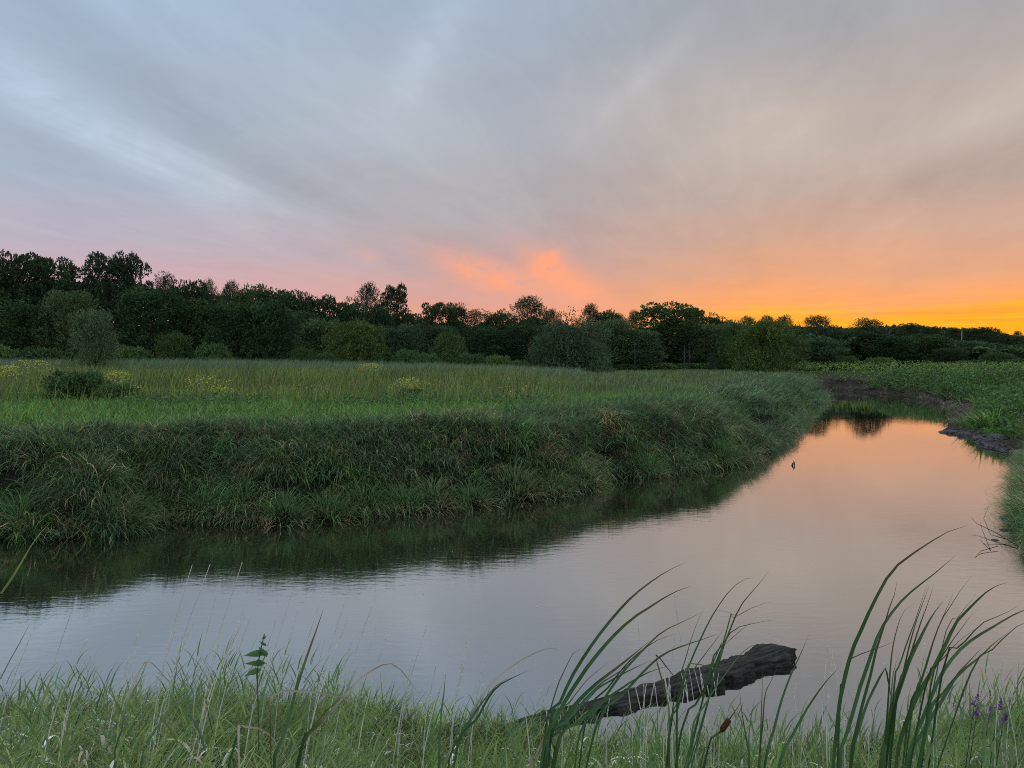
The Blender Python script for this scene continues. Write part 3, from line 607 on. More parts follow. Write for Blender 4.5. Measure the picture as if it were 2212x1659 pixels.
def treekind(kind, seed):
    """unit tree: height 1, width about 1. returns crown mesh, trunk mesh"""
    r = np.random.default_rng(seed)
    spec = dict(  # n_lobes, lobe r, twigs per lobe, leaves per twig, twig len, leaf size, colours, z range
        round=(36, (.12, .20), 66, 7, .034, .0165, [(.055, .095, .035), (.065, .11, .04), (.045, .08, .032)], (.06, .9)),
        ragged=(30, (.09, .17), 70, 7, .036, .016, [(.05, .085, .036), (.06, .095, .04), (.04, .07, .032)], (.10, .92)),
        feathery=(32, (.10, .17), 70, 7, .075, .0155, [(.085, .125, .06), (.075, .115, .05), (.06, .10, .045)], (.05, .88)),
        spiky=(24, (.09, .15), 60, 8, .085, .0125, [(.055, .085, .04), (.045, .075, .036)], (.18, .86)),
        willow=(30, (.12, .21), 130, 7, .060, .0095, [(.085, .125, .058), (.095, .135, .062)], (.04, .85)),
        olive=(40, (.10, .17), 75, 7, .050, .012, [(.075, .115, .035), (.085, .125, .036), (.065, .105, .034)], (.06, .86)),
        young=(17, (.09, .15), 60, 8, .13, .016, [(.13, .175, .075), (.14, .185, .08), (.11, .155, .065)], (.10, .82)),
        meadow=(46, (.10, .16), 80, 7, .045, .0115, [(.10, .135, .032), (.11, .14, .034), (.088, .12, .03)], (.06, .88)),
        shrub=(20, (.15, .26), 80, 7, .06, .020, [(.09, .15, .05), (.11, .17, .055)], (.02, .75)),
        column=(26, (.08, .15), 64, 7, .055, .015, [(.05, .085, .035), (.06, .10, .04)], (.05, .92)))[kind]
    nl, (r0, r1), tw, lv, tl_, ls, cols, (z0, z1) = spec
    asp = dict(round=1.55, ragged=1.7, feathery=1.35, spiky=1.6, column=2.2, willow=.7, olive=.85, meadow=.75, young=1.1, shrub=.5)[kind]
    if asp > 1.3: nl = int(nl * 1.35); tw = int(tw * 1.15)
    lob = []
    for k in range(nl):
        t = (k + r.random()) / nl; zc = z0 + (z1 - z0) * t
        env = {'willow': math.sqrt(max(0, 1 - t ** 1.6)), 'column': .55 * math.sin(math.pi * (t * .8 + .12)) + .12, 'spiky': math.sin(math.pi * min(1, t * .72 + .2)) ,
               'olive': math.sqrt(max(0, 1 - (2 * t - .85) ** 2 * .78)), 'meadow': math.sqrt(max(0, 1 - (2 * t - .85) ** 2 * .78))}.get(kind, math.sin(math.pi * (t * .70 + .14)) ** .6)
        rr = r0 + (r1 - r0) * r.random(); a = k * 2.399 + r.uniform(-.4, .4)
        rad = max(0, .5 * env - rr * .75) * r.uniform(.65, 1.08) * (1.15 if kind == 'ragged' else 1)
        lob.append((math.cos(a) * rad, math.sin(a) * rad, zc, rr * r.uniform(.9, 1.2), rr * r.uniform(.7, .95) / asp))
    if kind not in ('column', 'spiky'):
        for k in range(5):
            a = k * 1.257 + r.uniform(-.5, .5); q_ = r.uniform(.12, .3); lob.append((math.cos(a) * q_, math.sin(a) * q_, z1 * r.uniform(.86, .97), r.uniform(.13, .19), r.uniform(.10, .13) / asp))
    # core lobes so that the crown is not hollow
    for k in range(5):
        lob.append((r.uniform(-.08, .08), r.uniform(-.08, .08), z0 + .1 + (z1 - z0 - .2) * k / 4, .17 if kind not in ('column',) else .1, .15 / asp ** .5))
    C, A, T = [], [], []
    for (lx, ly, lz, rh, rv) in lob:
        d = r.normal(0, 1, (tw, 3)); d[:, 2] += .2; d /= np.linalg.norm(d, axis=1)[:, None]
        rad = r.uniform(.72, 1.05, tw)[:, None]; p0 = np.array([lx, ly, lz]) + d * rad * [rh, rh, rv]
        out = d + np.array([lx, ly, (lz - .4)]) * 1.2 + ([0, 0, -1.1] if kind == 'willow' else [0, 0, .55]); out += r.normal(0, .35, out.shape)
        out /= np.linalg.norm(out, axis=1)[:, None]
        base = np.array(cols[r.integers(len(cols))]) * r.uniform(.8, 1.25)
        for j in range(lv):
            q = p0 + (out * tl_ * (j / (lv - 1)) + r.normal(0, tl_ * .16, p0.shape) * (1.2 - j / lv)) * [1, 1, 1 / asp]
            C.append(q); A.append(out); T.append(np.tile(base, (tw, 1)) * r.uniform(.75, 1.25, (tw, 1)))
    C, A, T = map(np.concatenate, (C, A, T))
    zmax = np.percentile(C[:, 2], 99.7); C[:, 2] /= zmax; C[:, :2] *= .5 / np.percentile(np.abs(C[:, :2]), 98.5)
    v, q, t_, c_ = leaves(C * [1, 1, asp], ls * (1.1 if asp > 1.3 else 1.2) * r.uniform(.6, 1.5, len(C)), T, .5, 1.6, A, .8); v = v / [1, 1, asp]
    crown = mesh(kind + '_crown', v, [q], M_LEAF, c_)
    # trunk and limbs
    wob = r.normal(0, .012, (6, 2)); pts = [[wob[k, 0] * k, wob[k, 1] * k, k / 5 * .82] for k in range(6)]; pts[0][2] = -.03
    parts = [tube(pts, [.022, .017, .014, .011, .007, .002])]
    for k in r.choice(len(lob), min(len(lob), 12), replace=False):
        lx, ly, lz, _, _ = lob[k]; z_ = max(.06, lz - .22); i_ = z_ / .82 * 5; b = np.array([np.interp(i_, range(6), [p_[0] for p_ in pts]), np.interp(i_, range(6), [p_[1] for p_ in pts]), z_])
        e = np.array([lx, ly, lz / zmax]); m_ = (b + e) / 2 + [0, 0, .03]; parts.append(tube([b, m_, e + (e - b) * .12], [.009, .006, .002], 5))
    v, f, c_ = merge(parts); trunk = mesh(kind + '_trunk', v, f, M_PALEBARK if kind == 'birch' else M_BARK, None, True)
    return crown, trunk
LIB = {}
def lib(kind, k):
    if (kind, k) not in LIB: LIB[(kind, k)] = treekind(kind, hash_(kind) * 10 + k)
    return LIB[(kind, k)]
def hash_(s): return sum(ord(c) * (i + 1) for i, c in enumerate(s)) % 9973
def tree(px, top, wpx, y, kind, var, label, name='tree', cat='tree', group='trees of the wood behind the meadow', basepy=None, rz=None):
    x = (px - CX) / FD * y; g = float(height([x], [y])[0])
    zt = at(px, top, y)[2]; H = zt - g; w = wpx / FD * y * (1.22 if group.startswith('trees of') else 1.0)
    cr, tr = lib(kind, var)
    e = empty(name, (x, y, g - .02), (w, w * .9, H), random.uniform(0, 6.28) if rz is None else rz)
    link('trunk', tr, e); link('crown', cr, e); tag(e, label, cat, group); return e
# front and silhouette trees (pixel x, top y, width, distance, kind, variant)
TR = [
 (-45, 560, 150, 78, 'round', 0, 'big dark tree cut by the left edge of the photo'),
 (32, 545, 125, 80, 'round', 1, 'tall round-topped dark tree at the far left skyline'),
 (125, 556, 92, 84, 'ragged', 0, 'tall dark tree with ragged leaning top, second peak on the left skyline'),
 (182, 600, 90, 88, 'round', 2, 'lower dark tree in the dip between ragged top and twin peaks'),
 (236, 546, 82, 86, 'ragged', 1, 'left half of the tall twin-peaked airy tree on the left skyline'),
 (282, 548, 80, 87, 'ragged', 2, 'right half of the tall twin-peaked airy tree on the left skyline'),
 (150, 630, 100, 74, 'feathery', 0, 'feathery olive tree right behind the small meadow tree on the left'),
 (60, 650, 120, 74, 'round', 2, 'dark bushy tree low at the left under the round-topped tree'),
 (335, 622, 120, 78, 'round', 0, 'broad dark tree just right of the twin-peaked tree'),
 (360, 590, 60, 92, 'column', 0, 'narrow tree top poking up right of the twin peaks'),
 (410, 606, 70, 96, 'round', 1, 'rounded skyline tree left of the pointed pair'),
 (452, 606, 62, 98, 'spiky', 0, 'pointed skyline tree, left one of the pointed pair'),
 (502, 608, 66, 98, 'spiky', 1, 'pointed skyline tree, right one of the pointed pair'),
 (430, 650, 110, 82, 'round', 2, 'dark wide tree in mid wood below the pointed pair'),
 (512, 652, 100, 76, 'round', 1, 'tall full tree reaching down to the reeds left of centre-left'),
 (545, 618, 70, 98, 'round', 0, 'skyline tree between pointed pair and flat-topped crown'),
 (590, 620, 95, 92, 'round', 2, 'wide flat-topped skyline tree with knobbly edge'),
 (585, 652, 96, 75, 'round', 0, 'very full grey green tree standing at the reeds below flat-topped crown'),
 (640, 629, 72, 90, 'round', 1, 'skyline tree whose edge drops steeply to the pink sky'),
 (655, 672, 90, 84, 'column', 1, 'slim dark tree right of the very full grey green tree'),
 (697, 640, 76, 94, 'round', 0, 'small domed skyline tree alone left of the feathery top'),
 (703, 690, 100, 80, 'feathery', 1, 'shadowy soft tree below the small domed skyline tree'),
 (753, 647, 60, 96, 'round', 2, 'low skyline tree just left of the feathery see-through top'),
 (797, 612, 74, 86, 'spiky', 0, 'tall tree with feathery see-through top near the middle left'),
 (852, 615, 62, 86, 'ragged', 2, 'tall lopsided dark tree with knobbly top above the pink gap'),
 (795, 658, 105, 80, 'round', 1, 'dark tree behind and above the domed olive tree'),
 (773, 692, 118, 70, 'olive', 0, 'domed olive green tree standing forward at the reeds, centre left'),
 (880, 672, 70, 84, 'ragged', 2, 'ragged tree sloping down into the pink gap'),
 (868, 702, 95, 78, 'feathery', 0, 'dim bluish tree right of the domed olive tree'),
 (915, 684, 50, 98, 'round', 0, 'lowest skyline tree in the pink gap'),
 (945, 654, 72, 94, 'ragged', 1, 'airy dark tree right of the pink gap'),
 (984, 655, 50, 96, 'round', 1, 'small airy round crown next to the tree right of the pink gap'),
 (942, 702, 84, 84, 'feathery', 1, 'soft tree below the airy dark crown right of the pink gap'),
 (968, 718, 66, 72, 'olive', 1, 'small yellowish green tree standing forward near the centre'),
 (1030, 669, 70, 94, 'column', 0, 'upright skyline tree under the left end of the glowing cloud'),
 (1078, 670, 66, 94, 'round', 2, 'flat skyline tree under the middle of the glowing cloud'),
 (1050, 705, 90, 84, 'round', 0, 'shadowy bushy tree below the glowing cloud'),
 (1142, 640, 100, 98, 'spiky', 1, 'tall fine-leaved tree with see-through crown just left of the willow'),
 (1190, 668, 60, 100, 'spiky', 0, 'lower shoulder tree between the fine-leaved crown and the willow'),
 (1132, 700, 86, 84, 'round', 1, 'round dark tree touching the left side of the willow'),
 (1276, 656, 52, 104, 'spiky', 1, 'small see-through crown glowing orange right above the willow'),
 (1310, 671, 60, 104, 'round', 0, 'low skyline tree immediately right of the see-through crown'),
 (1338, 678, 50, 106, 'spiky', 0, 'tiny tufted skyline tree, lowest between willow and big maple'),
 (1370, 671, 52, 104, 'spiky', 1, 'tufted skyline tree just left of the big maple'),
 (1322, 690, 90, 92, 'feathery', 1, 'wide dark tree right behind the willow'),
 (1378, 712, 90, 92, 'feathery', 0, 'shadowy tree behind the bare pale sapling'),
 (1444, 655, 122, 98, 'round', 1, 'big dense maple-like tree, largest crown right of centre'),
 (1497, 666, 44, 108, 'ragged', 0, 'little airy crown at the right shoulder of the big dense tree'),
 (1538, 679, 60, 112, 'round', 2, 'round skyline tree two crowns right of the big dense tree'),
 (1572, 692, 50, 114, 'round', 0, 'low skyline tree left of the lone round meadow tree'),
 (1540, 700, 84, 96, 'feathery', 1, 'dark brownish tree in shade right of the big dense tree'),
 (1592, 700, 64, 90, 'olive', 1, 'pale olive tree directly left of the lone round meadow tree'),
 (1612, 684, 60, 116, 'spiky', 0, 'tufted crown peeping over the left side of the lone round tree'),
 (1656, 682, 60, 116, 'spiky', 1, 'tufted crown peeping over the middle of the lone round tree'),
 (1692, 682, 62, 112, 'spiky', 0, 'tufted crown peeping over the right side of the lone round tree'),
 (1764, 682, 88, 112, 'spiky', 1, 'fan-shaped see-through tree against the yellow glow'),
 (1722, 712, 80, 108, 'round', 2, 'dark low tree between lone round tree and the fan-shaped one'),
 (1800, 718, 70, 112, 'round', 0, 'dark low tree below the yellow gap in the skyline'),
 (1760, 732, 110, 92, 'feathery', 1, 'grey green spreading tree standing right of the lone round tree'),
 (1871, 688, 98, 104, 'spiky', 0, 'dark wide-topped tree silhouetted on the brightest yellow sky'),
 (1870, 715, 86, 102, 'round', 1, 'dense dark tree filling the space under the wide-topped silhouette'),
 (1932, 724, 84, 98, 'round', 2, 'rounded green tree right of the wide-topped silhouette tree'),
 (1968, 744, 60, 110, 'round', 0, 'low dim tree behind the two rounded green trees on the right'),
 (2010, 722, 88, 100, 'round', 0, 'taller rounded green tree left of the utility pole'),
 (2048, 752, 60, 94, 'round', 1, 'small round tree at the foot of the taller rounded green tree'),
 (2090, 736, 86, 104, 'feathery', 0, 'dim tree below and right of the utility pole'),
 (2156, 760, 60, 90, 'olive', 0, 'light green bushy tree near the right edge'),
 (2130, 742, 70, 112, 'round', 2, 'dark tree behind the light green bushy tree'),
 (2195, 744, 90, 110, 'round', 1, 'dark tree cut by the right edge of the photo'),
 (2270, 738, 90, 105, 'round', 0, 'dark tree just outside the right edge'),
]
for a in TR: tree(*a)
# nearer, free-standing trees
tree(1229, 682, 186, 74, 'willow', 0, 'soft domed willow spreading to the ground, centre of the tree line', 'willow_tree', 'tree', 'free-standing trees in the meadow')
tree(1180, 722, 90, 72, 'willow', 1, 'small lower left dome growing against the big willow', 'willow_tree', 'tree', 'free-standing trees in the meadow')
tree(1285, 735, 90, 72, 'willow', 1, 'small lower right dome growing against the big willow', 'willow_tree', 'tree', 'free-standing trees in the meadow')
tree(1655, 693, 152, 70, 'meadow', 0, 'lone round yellowish green tree in the meadow by the river bend', 'round_tree', 'tree', 'free-standing trees in the meadow')
tree(203, 668, 98, 50, 'young', 1, 'small spreading young tree standing alone in the meadow on the left', 'young_tree', 'tree', 'free-standing trees in the meadow')
# shrubs at the foot of the wood
SH = [(380, 718, 84, 64, 'olive', 'low olive shrub at the reeds right of the twin-peaked tree'), (462, 742, 80, 63, 'shrub', 'low greyish shrub at the reeds below the pointed pair'),
      (653, 750, 64, 62, 'olive', 'small bright shrub at the reeds between two full trees'), (700, 762, 50, 64, 'shrub', 'tiny dark shrub left of the domed olive tree'),
      (878, 755, 56, 64, 'shrub', 'small dark shrub right of the domed olive tree'), (925, 763, 50, 66, 'shrub', 'very low shrub under the pink gap'),
      (1015, 764, 70, 66, 'shrub', 'low broad shrub near centre under the upright skyline tree'), (1075, 768, 60, 68, 'shrub', 'low shrub between centre and the willow'),
      (1120, 778, 50, 66, 'shrub', 'very low dark shrub at the left foot of the willow'), (1538, 762, 26, 84, 'column', 'small pointed green shrub left of the lone round tree'),
      (1420, 783, 120, 92, 'shrub', 'low wide shrub band below the big dense tree'), (1500, 784, 90, 92, 'shrub', 'low shrub right of the pale trunks'),
      (1340, 786, 80, 90, 'shrub', 'low shrub at the right foot of the willow'), (1822, 768, 60, 90, 'shrub', 'low dark shrub between grey green and silhouetted trees'),
      (1900, 772, 60, 88, 'shrub', 'low dark shrub below the silhouetted tree'), (2025, 785, 90, 84, 'shrub', 'low mossy green shrub mound on the right shore skyline'),
      (1745, 782, 60, 88, 'shrub', 'low shrub at the right foot of the lone round tree'), (2110, 778, 80, 90, 'shrub', 'low shrub below the light green bushy tree'),
      (2190, 775, 70, 88, 'shrub', 'low shrub at the right edge below the dark tree'), (285, 748, 80, 66, 'shrub', 'low dark shrub right of the young meadow tree'), (90, 752, 110, 66, 'shrub', 'wide dark shrub at the far left behind the reeds'), (-10, 745, 100, 66, 'shrub', 'dark shrub cut by the left edge behind the reeds')]
for px, top, w, y, kd, lab in SH: tree(px, top, w, y, kd, 0, lab, 'shrub', 'shrub', 'shrubs at the foot of the wood')
tree(168, 800, 130, 25.5, 'shrub', 1, 'dark leafy bush with yellow flowers beside it, front left of the meadow', 'meadow_bush', 'bush', 'bushes in the meadow')
tree(250, 828, 90, 25.2, 'shrub', 0, 'lower green bush with many yellow flowers right of the dark bush', 'meadow_bush', 'bush', 'bushes in the meadow')
tree(890, 838, 62, 26.5, 'shrub', 1, 'small round bush under the yellow flowers left of centre', 'meadow_bush', 'bush', 'bushes in the meadow')

# the mass of wood behind, and the far ridge
def woodmass(prof, y, depth, n, size, cols, step=14):
    px = rng.uniform(prof[0][0], prof[-1][0], n); yy = y + rng.uniform(0, depth, n); x = (px - CX) / FD * yy
    top = np.interp(px, [p[0] for p in prof], [p[1] for p in prof]); zt = CAM_H + (HOR - top) / FD * yy
    cell = x / step * 2.2; bumps = 1 - .16 * (1 - np.abs(np.sin(cell + 3 * vn(cell * .7, cell * 0)))) - .10 * vn(x * .9, yy * .4)
    g = height(x, yy); zz = g + (zt - g) * bumps * np.where(rng.random(n) < .4, 1 - rng.random(n) ** 2.2, rng.random(n))
    c = np.stack([x, yy, zz], 1); cl_ = pick(n, cols, [1] * len(cols), .2)
    v, q, t_, c_ = leaves(c, size * rng.uniform(.6, 1.3, n), cl_, .4, 1.5); return (v, q, t_, c_)
skyline = [(-400, 575), (0, 580), (150, 590), (215, 590), (300, 590), (360, 612), (500, 625), (640, 648), (700, 660), (780, 664), (860, 668), (900, 696), (960, 680), (1080, 684), (1150, 668), (1220, 690),
           (1300, 690), (1400, 688), (1450, 672), (1530, 692), (1620, 702), (1700, 704), (1760, 708), (1810, 722), (1860, 708), (1910, 714), (2000, 728), (2212, 736), (2600, 730)]
stuff('woodland', [woodmass([(a_, b_ + 12) for a_, b_ in skyline], 100, 16, 100000, .5, [(.04, .07, .03), (.05, .085, .034), (.045, .075, .035)], 7)], M_LEAF, 'dark mass of wood filling the gaps behind the tree line', 'woodland')
ridge = [(1500, 705), (1700, 706), (1850, 708), (1900, 706), (1964, 700), (2009, 706), (2056, 708), (2121, 709), (2170, 722), (2196, 728), (2300, 724), (2700, 720)]
stuff('wooded_ridge', [woodmass(ridge, 260, 30, 60000, 1.1, [(.05, .075, .045), (.06, .09, .05)], 16)], M_LEAF, 'distant wooded ridge below the orange sky on the right', 'woodland')
RG = [(1964, 698, 60, 'round', 'distant ridge tree right of the silhouetted tree'), (2009, 706, 44, 'ragged', 'distant ridge tree left of the small round ridge crown'), (2056, 707, 30, 'round', 'small round crown on the ridge left of the utility pole'),
      (2121, 707, 80, 'ragged', 'wide crown on the ridge right of the utility pole'), (2196, 715, 34, 'spiky', 'small dark crown on the ridge at the right edge')]
for px, top, w, kd, lab in RG: tree(px, top, w, 252, kd, 1, lab, 'ridge_tree', 'tree', 'trees standing out on the far ridge')

# bare pale saplings
def sapling(px, top, y, label):
    x = (px - CX) / FD * y; g = float(height([x], [y])[0]); H = at(px, top, y)[2] - g; r = np.random.default_rng(int(px))
    e = empty('bare_sapling', (x, y, g)); v, f, c = merge([tube([(0, 0, -.1), (.03, 0, H * .5), (0, .02, H)], [.06, .04, .015], 6)]); link('trunk', mesh('trunk', v, f, M_TWIG, None, True), e)
    ps = []
    for k in range(16):
        t = .3 + .65 * k / 15; a = k * 2.4; l = H * .3 * (1.1 - t); b = np.array([0, 0, H * t]); ps.append(tube([b, b + np.array([math.cos(a) * l, math.sin(a) * l, l * .9])], [.018, .006], 4))
    v, f, c = merge(ps); link('branches', mesh('branches', v, f, M_TWIG, None, True), e); tag(e, label, 'tree', 'bare pale saplings in front of the wood')
sapling(1371, 735, 82, 'bare pale sapling in front of the dark wood right of the willow')
sapling(1478, 745, 84, 'left one of two bare pale trunks under the big dense tree')
sapling(1488, 740, 84.5, 'right one of two bare pale trunks under the big dense tree')

# utility poles and wires
def pole(px, top, y, label):
    x = (px - CX) / FD * y; g = float(height([x], [y])[0]); H = at(px, top, y)[2] - g
    e = empty('utility_pole', (x, y, g)); v, f, c = merge([tube([(0, 0, -.2), (0, 0, H)], [.13, .10], 8)]); link('pole', mesh('pole', v, f, M_POLE, None, True), e)
    tag(e, label, 'utility pole', 'utility poles in front of the ridge'); return np.array([x, y, g + H])
p1 = pole(2076, 715, 215, 'pale utility pole standing in front of the wooded ridge on the right'); p0 = pole(1919, 718, 228, 'pale utility pole just right of the silhouetted tree, mostly hidden')
p2 = p1 + (p1 - p0)
for k, (dz, dx) in enumerate([(-.7, -1), (-.7, 1), (-2.4, 0)]):
    pts = []
    for a, b in ((p0, p1), (p1, p2)):
        for t in np.linspace(0, 1, 7)[(1 if len(pts) else 0):]: pts.append(a + (b - a) * t + [dx, 0, dz - 1.0 * (1 - (2 * t - 1) ** 2)])
    v, f, c = merge([tube(pts, [.035] * len(pts), 4)]); tag(link('power_line', mesh('power_line', v, f, M_WIRE)), ['left upper power line strung between the poles', 'right upper power line strung between the poles', 'lowest power line strung between the poles'][k], 'power line')

# ------------------------------------------------------------------ driftwood log in the river
def make_log():
    A = onz(1690, 1396, .10); B = onz(1085, 1588, .02); d = B - A; Ln = np.linalg.norm(d[:2]) + .35
    ang = math.atan2(d[1], d[0]); nl, nr = 150, 40; r = np.random.default_rng(5)
    V = []
    for i in range(nl + 1):
        t = i / nl; xx = t * Ln
        hw = np.interp(t, [0, .04, .2, .4, .55, .75, 1], [.135, .145, .15, .130, .12, .11, .10]) * (1 + .16 * (vn(np.array([t * 9]), np.array([2.]))[0] - .5) * 2)
        hh = hw * .50; bendy = .045 * math.sin(t * 5.2) * (1 - .3 * t); zc = np.interp(t, [0, .3, 1], [.045, .015, -.02])
        for j in range(nr):
            a = 2 * math.pi * j / nr; ca_, sa_ = math.cos(a), math.sin(a)
            g = 1 + .10 * (float(vn(np.array([t * 4 + 3 * math.sin(a * 1.0)]), np.array([j * 1.35 % nr]))[0]) - .5) * 2 + .05 * r.normal() * .35
            edge = .14 * (float(vn(np.array([t * 34.]), np.array([0. if sa_ * 0 + ca_ > 0 else 40.]))[0]) - .45) * abs(ca_) ** 4
            off = .16 * ca_ * (1 if i < 1 else 0)
            px_ = xx - .13 * (ca_ - .3) * max(0, 1 - i / 30)
            V.append((px_, bendy + abs(ca_) ** .7 * (1 if ca_ > 0 else -1) * hw * g + edge * (1 if ca_ > 0 else -1), zc + (abs(sa_) ** .6 * (1 if sa_ > 0 else -1)) * hh * g))
    F = [(i * nr + j, i * nr + (j + 1) % nr, (i + 1) * nr + (j + 1) % nr, (i + 1) * nr + j) for i in range(nl) for j in range(nr)]
    c0 = len(V); V.append(tuple(np.mean(V[:nr], 0))); V.append(tuple(np.mean(V[nl * nr:nl * nr + nr], 0)))
    T = [((j + 1) % nr, j, c0) for j in range(nr)] + [(nl * nr + j, nl * nr + (j + 1) % nr, c0 + 1) for j in range(nr)]
    o = link('driftwood_log', mesh('driftwood_log', V, [np.array(F), np.array(T)], M_DRIFT, None, True)); o.location = (A[0], A[1], 0); o.rotation_euler = (0, 0, ang)
    tag(o, 'dark weathered driftwood log lying half sunk in the near water', 'log')
make_log()

# ------------------------------------------------------------------ stones and sticks
def stone(p, r, label, sq=.55, seed=0):
    g = np.random.default_rng(seed); nu, nv_ = 14, 9; V = []
    for i in range(nv_ + 1):
        th = math.pi * i / nv_
        for j in range(nu):
            ph = 2 * math.pi * j / nu; d = np.array([math.sin(th) * math.cos(ph), math.sin(th) * math.sin(ph), math.cos(th)])
            k = .8 + .45 * float(vn(np.array([d[0] * 1.6 + seed * 3.1 + 9]), np.array([d[1] * 1.6 + d[2] * 1.2 + 9]))[0]); V.append(d * k * [r, r * .75, r * sq])
    F = [(i * nu + j, (i + 1) * nu + j, (i + 1) * nu + (j + 1) % nu, i * nu + (j + 1) % nu) for i in range(nv_) for j in range(nu)]
    o = link('stone', mesh('stone', np.array(V), [np.array(F)], M_STONE, None, True)); o.location = p; o.rotation_euler = (0, 0, seed); tag(o, label, 'stone', 'stones at the water edge'); return o
ST = [(2172, 1145, .10, 'round dark stone in the water by the right grass mound'), (2150, 1167, .09, 'flat dark stone lying low in the water, lowest by the right mound'), (2166, 1117, .08, 'small dark stone above the round one off the right mound'),
      (2190, 1122, .22, 'larger dark lump tucked under the right grass mound'), (2038, 934, .24, 'dark stone at the tip of the gravel spit'), (2056, 936, .22, 'second dark stone along the gravel spit'), (2082, 941, .26, 'third dark stone along the gravel spit'),
      (2112, 950, .24, 'broad stone on the gravel spit beside the water'), (2160, 953, .5, 'big flat slab on the muddy right shore'), (2088, 958, .08, 'tiny stone in the orange water below the spit'),
      (2136, 968, .2, 'stone at the inner corner of the spit'), (2205, 985, .4, 'muddy stone at the right edge above the grass mound')]
for k, (px, py, r_, lab) in enumerate(ST):
    q = onz(px, py, 0.0); gz = float(height([q[0]], [q[1]])[0]); stone((q[0], q[1], max(gz, -.02) + r_ * .05), r_, lab, .38, k)
# pebbles of the spit
q = []
for px, py in zip(rng.uniform(2036, 2175, 900), rng.uniform(930, 976, 900)):
    a = onz(px, py, 0.03)
    q.append(a)
q = np.array(q); zz, ss, _, _ = height(q[:, 0], q[:, 1], True); q = q[(ss > -.12) & (ss < 1.8)]; q[:, 2] = np.maximum(height(q[:, 0], q[:, 1]), 0) + .015
def pebbles(q, r0, r1, tintc):
    n = len(q); r = rng.uniform(r0, r1, n); base = np.array([(1, 0, 0), (0, 1, 0), (-1, 0, 0), (0, -1, 0), (0, 0, .7), (0, 0, -.7)], float)
    V = q[:, None] + base[None] * r[:, None, None] * rng.uniform(.7, 1.3, (n, 6, 1)); f = np.array([(0, 1, 4), (1, 2, 4), (2, 3, 4), (3, 0, 4), (1, 0, 5), (2, 1, 5), (3, 2, 5), (0, 3, 5)])
    F = (np.arange(n) * 6)[:, None, None] + f[None]; return V.reshape(-1, 3), np.zeros((0, 4), int), F.reshape(-1, 3), np.zeros((n * 6, 3)) + .05
v, f, c = merge([pebbles(q, .03, .10, 0)]); tag(link('gravel', mesh('gravel', v, [f[1]], M_STONE)), 'dark wet gravel along the low spit on the right', 'gravel', kind='stuff')
def stick(name, pts, r, label, cat='stick', group=None, mat=None):
    pl = [np.array(p, float) for p in pts]; rr = np.linspace(r, r * .35, len(pl)); v, f, c = merge([tube(pl, rr, 6)]); return tag(link(name, mesh(name, v, f, mat or M_BARK, None, True)), label, cat, group)
b = onz(1711, 1007, -.02); stick('bent_stick', [b, b + [.02, 0, .07], b + [.05, .02, .13], b + [.07, .0, .08], b + [.05, -.02, -.02]], .028, 'bent black stick poking out of the orange water')
def branch(pxs, depthz, r, label):
    pts = [onz(px, py, z) for (px, py), z in zip(pxs, depthz)]; return stick('dead_branch', pts, r, label, 'branch', 'dead twigs in the water at the right bank')
branch([(2200, 1180), (2150, 1150), (2110, 1131), (2098, 1118)], [.02, .08, .10, .16], .007, 'thin dead twig reaching left over the water from the right bank')
branch([(2155, 1180), (2120, 1190), (2105, 1205)], [.04, .02, .0], .006, 'thin dead twig lying lowest in the water by the right bank')
branch([(2175, 1165), (2140, 1155), (2125, 1120), (2135, 1095)], [.04, .08, .22, .34], .006, 'thin dead twig curving upward by the right bank')
branch([(2140, 1190), (2122, 1145), (2118, 1128)], [0, .1, .15], .005, 'short upright twig in the water by the right bank')
# foam flecks and floating leaf bits
n = 150; pf = np.array([onz(a, b, .004) for a, b in zip(rng.uniform(900, 2100, n), rng.uniform(1180, 1560, n))])
fv, fq, ft, fc = leaves(pf, rng.uniform(.005, .016, n), np.zeros((n, 3)) + .6, 30, 1.6); fv[:, 2] = .003 + .004 * rng.random(len(fv))
tag(link('foam_flecks', mesh('foam_flecks', fv, [fq], M_DRY, fc)), 'tiny pale flecks floating on the near water', 'foam', kind='stuff')

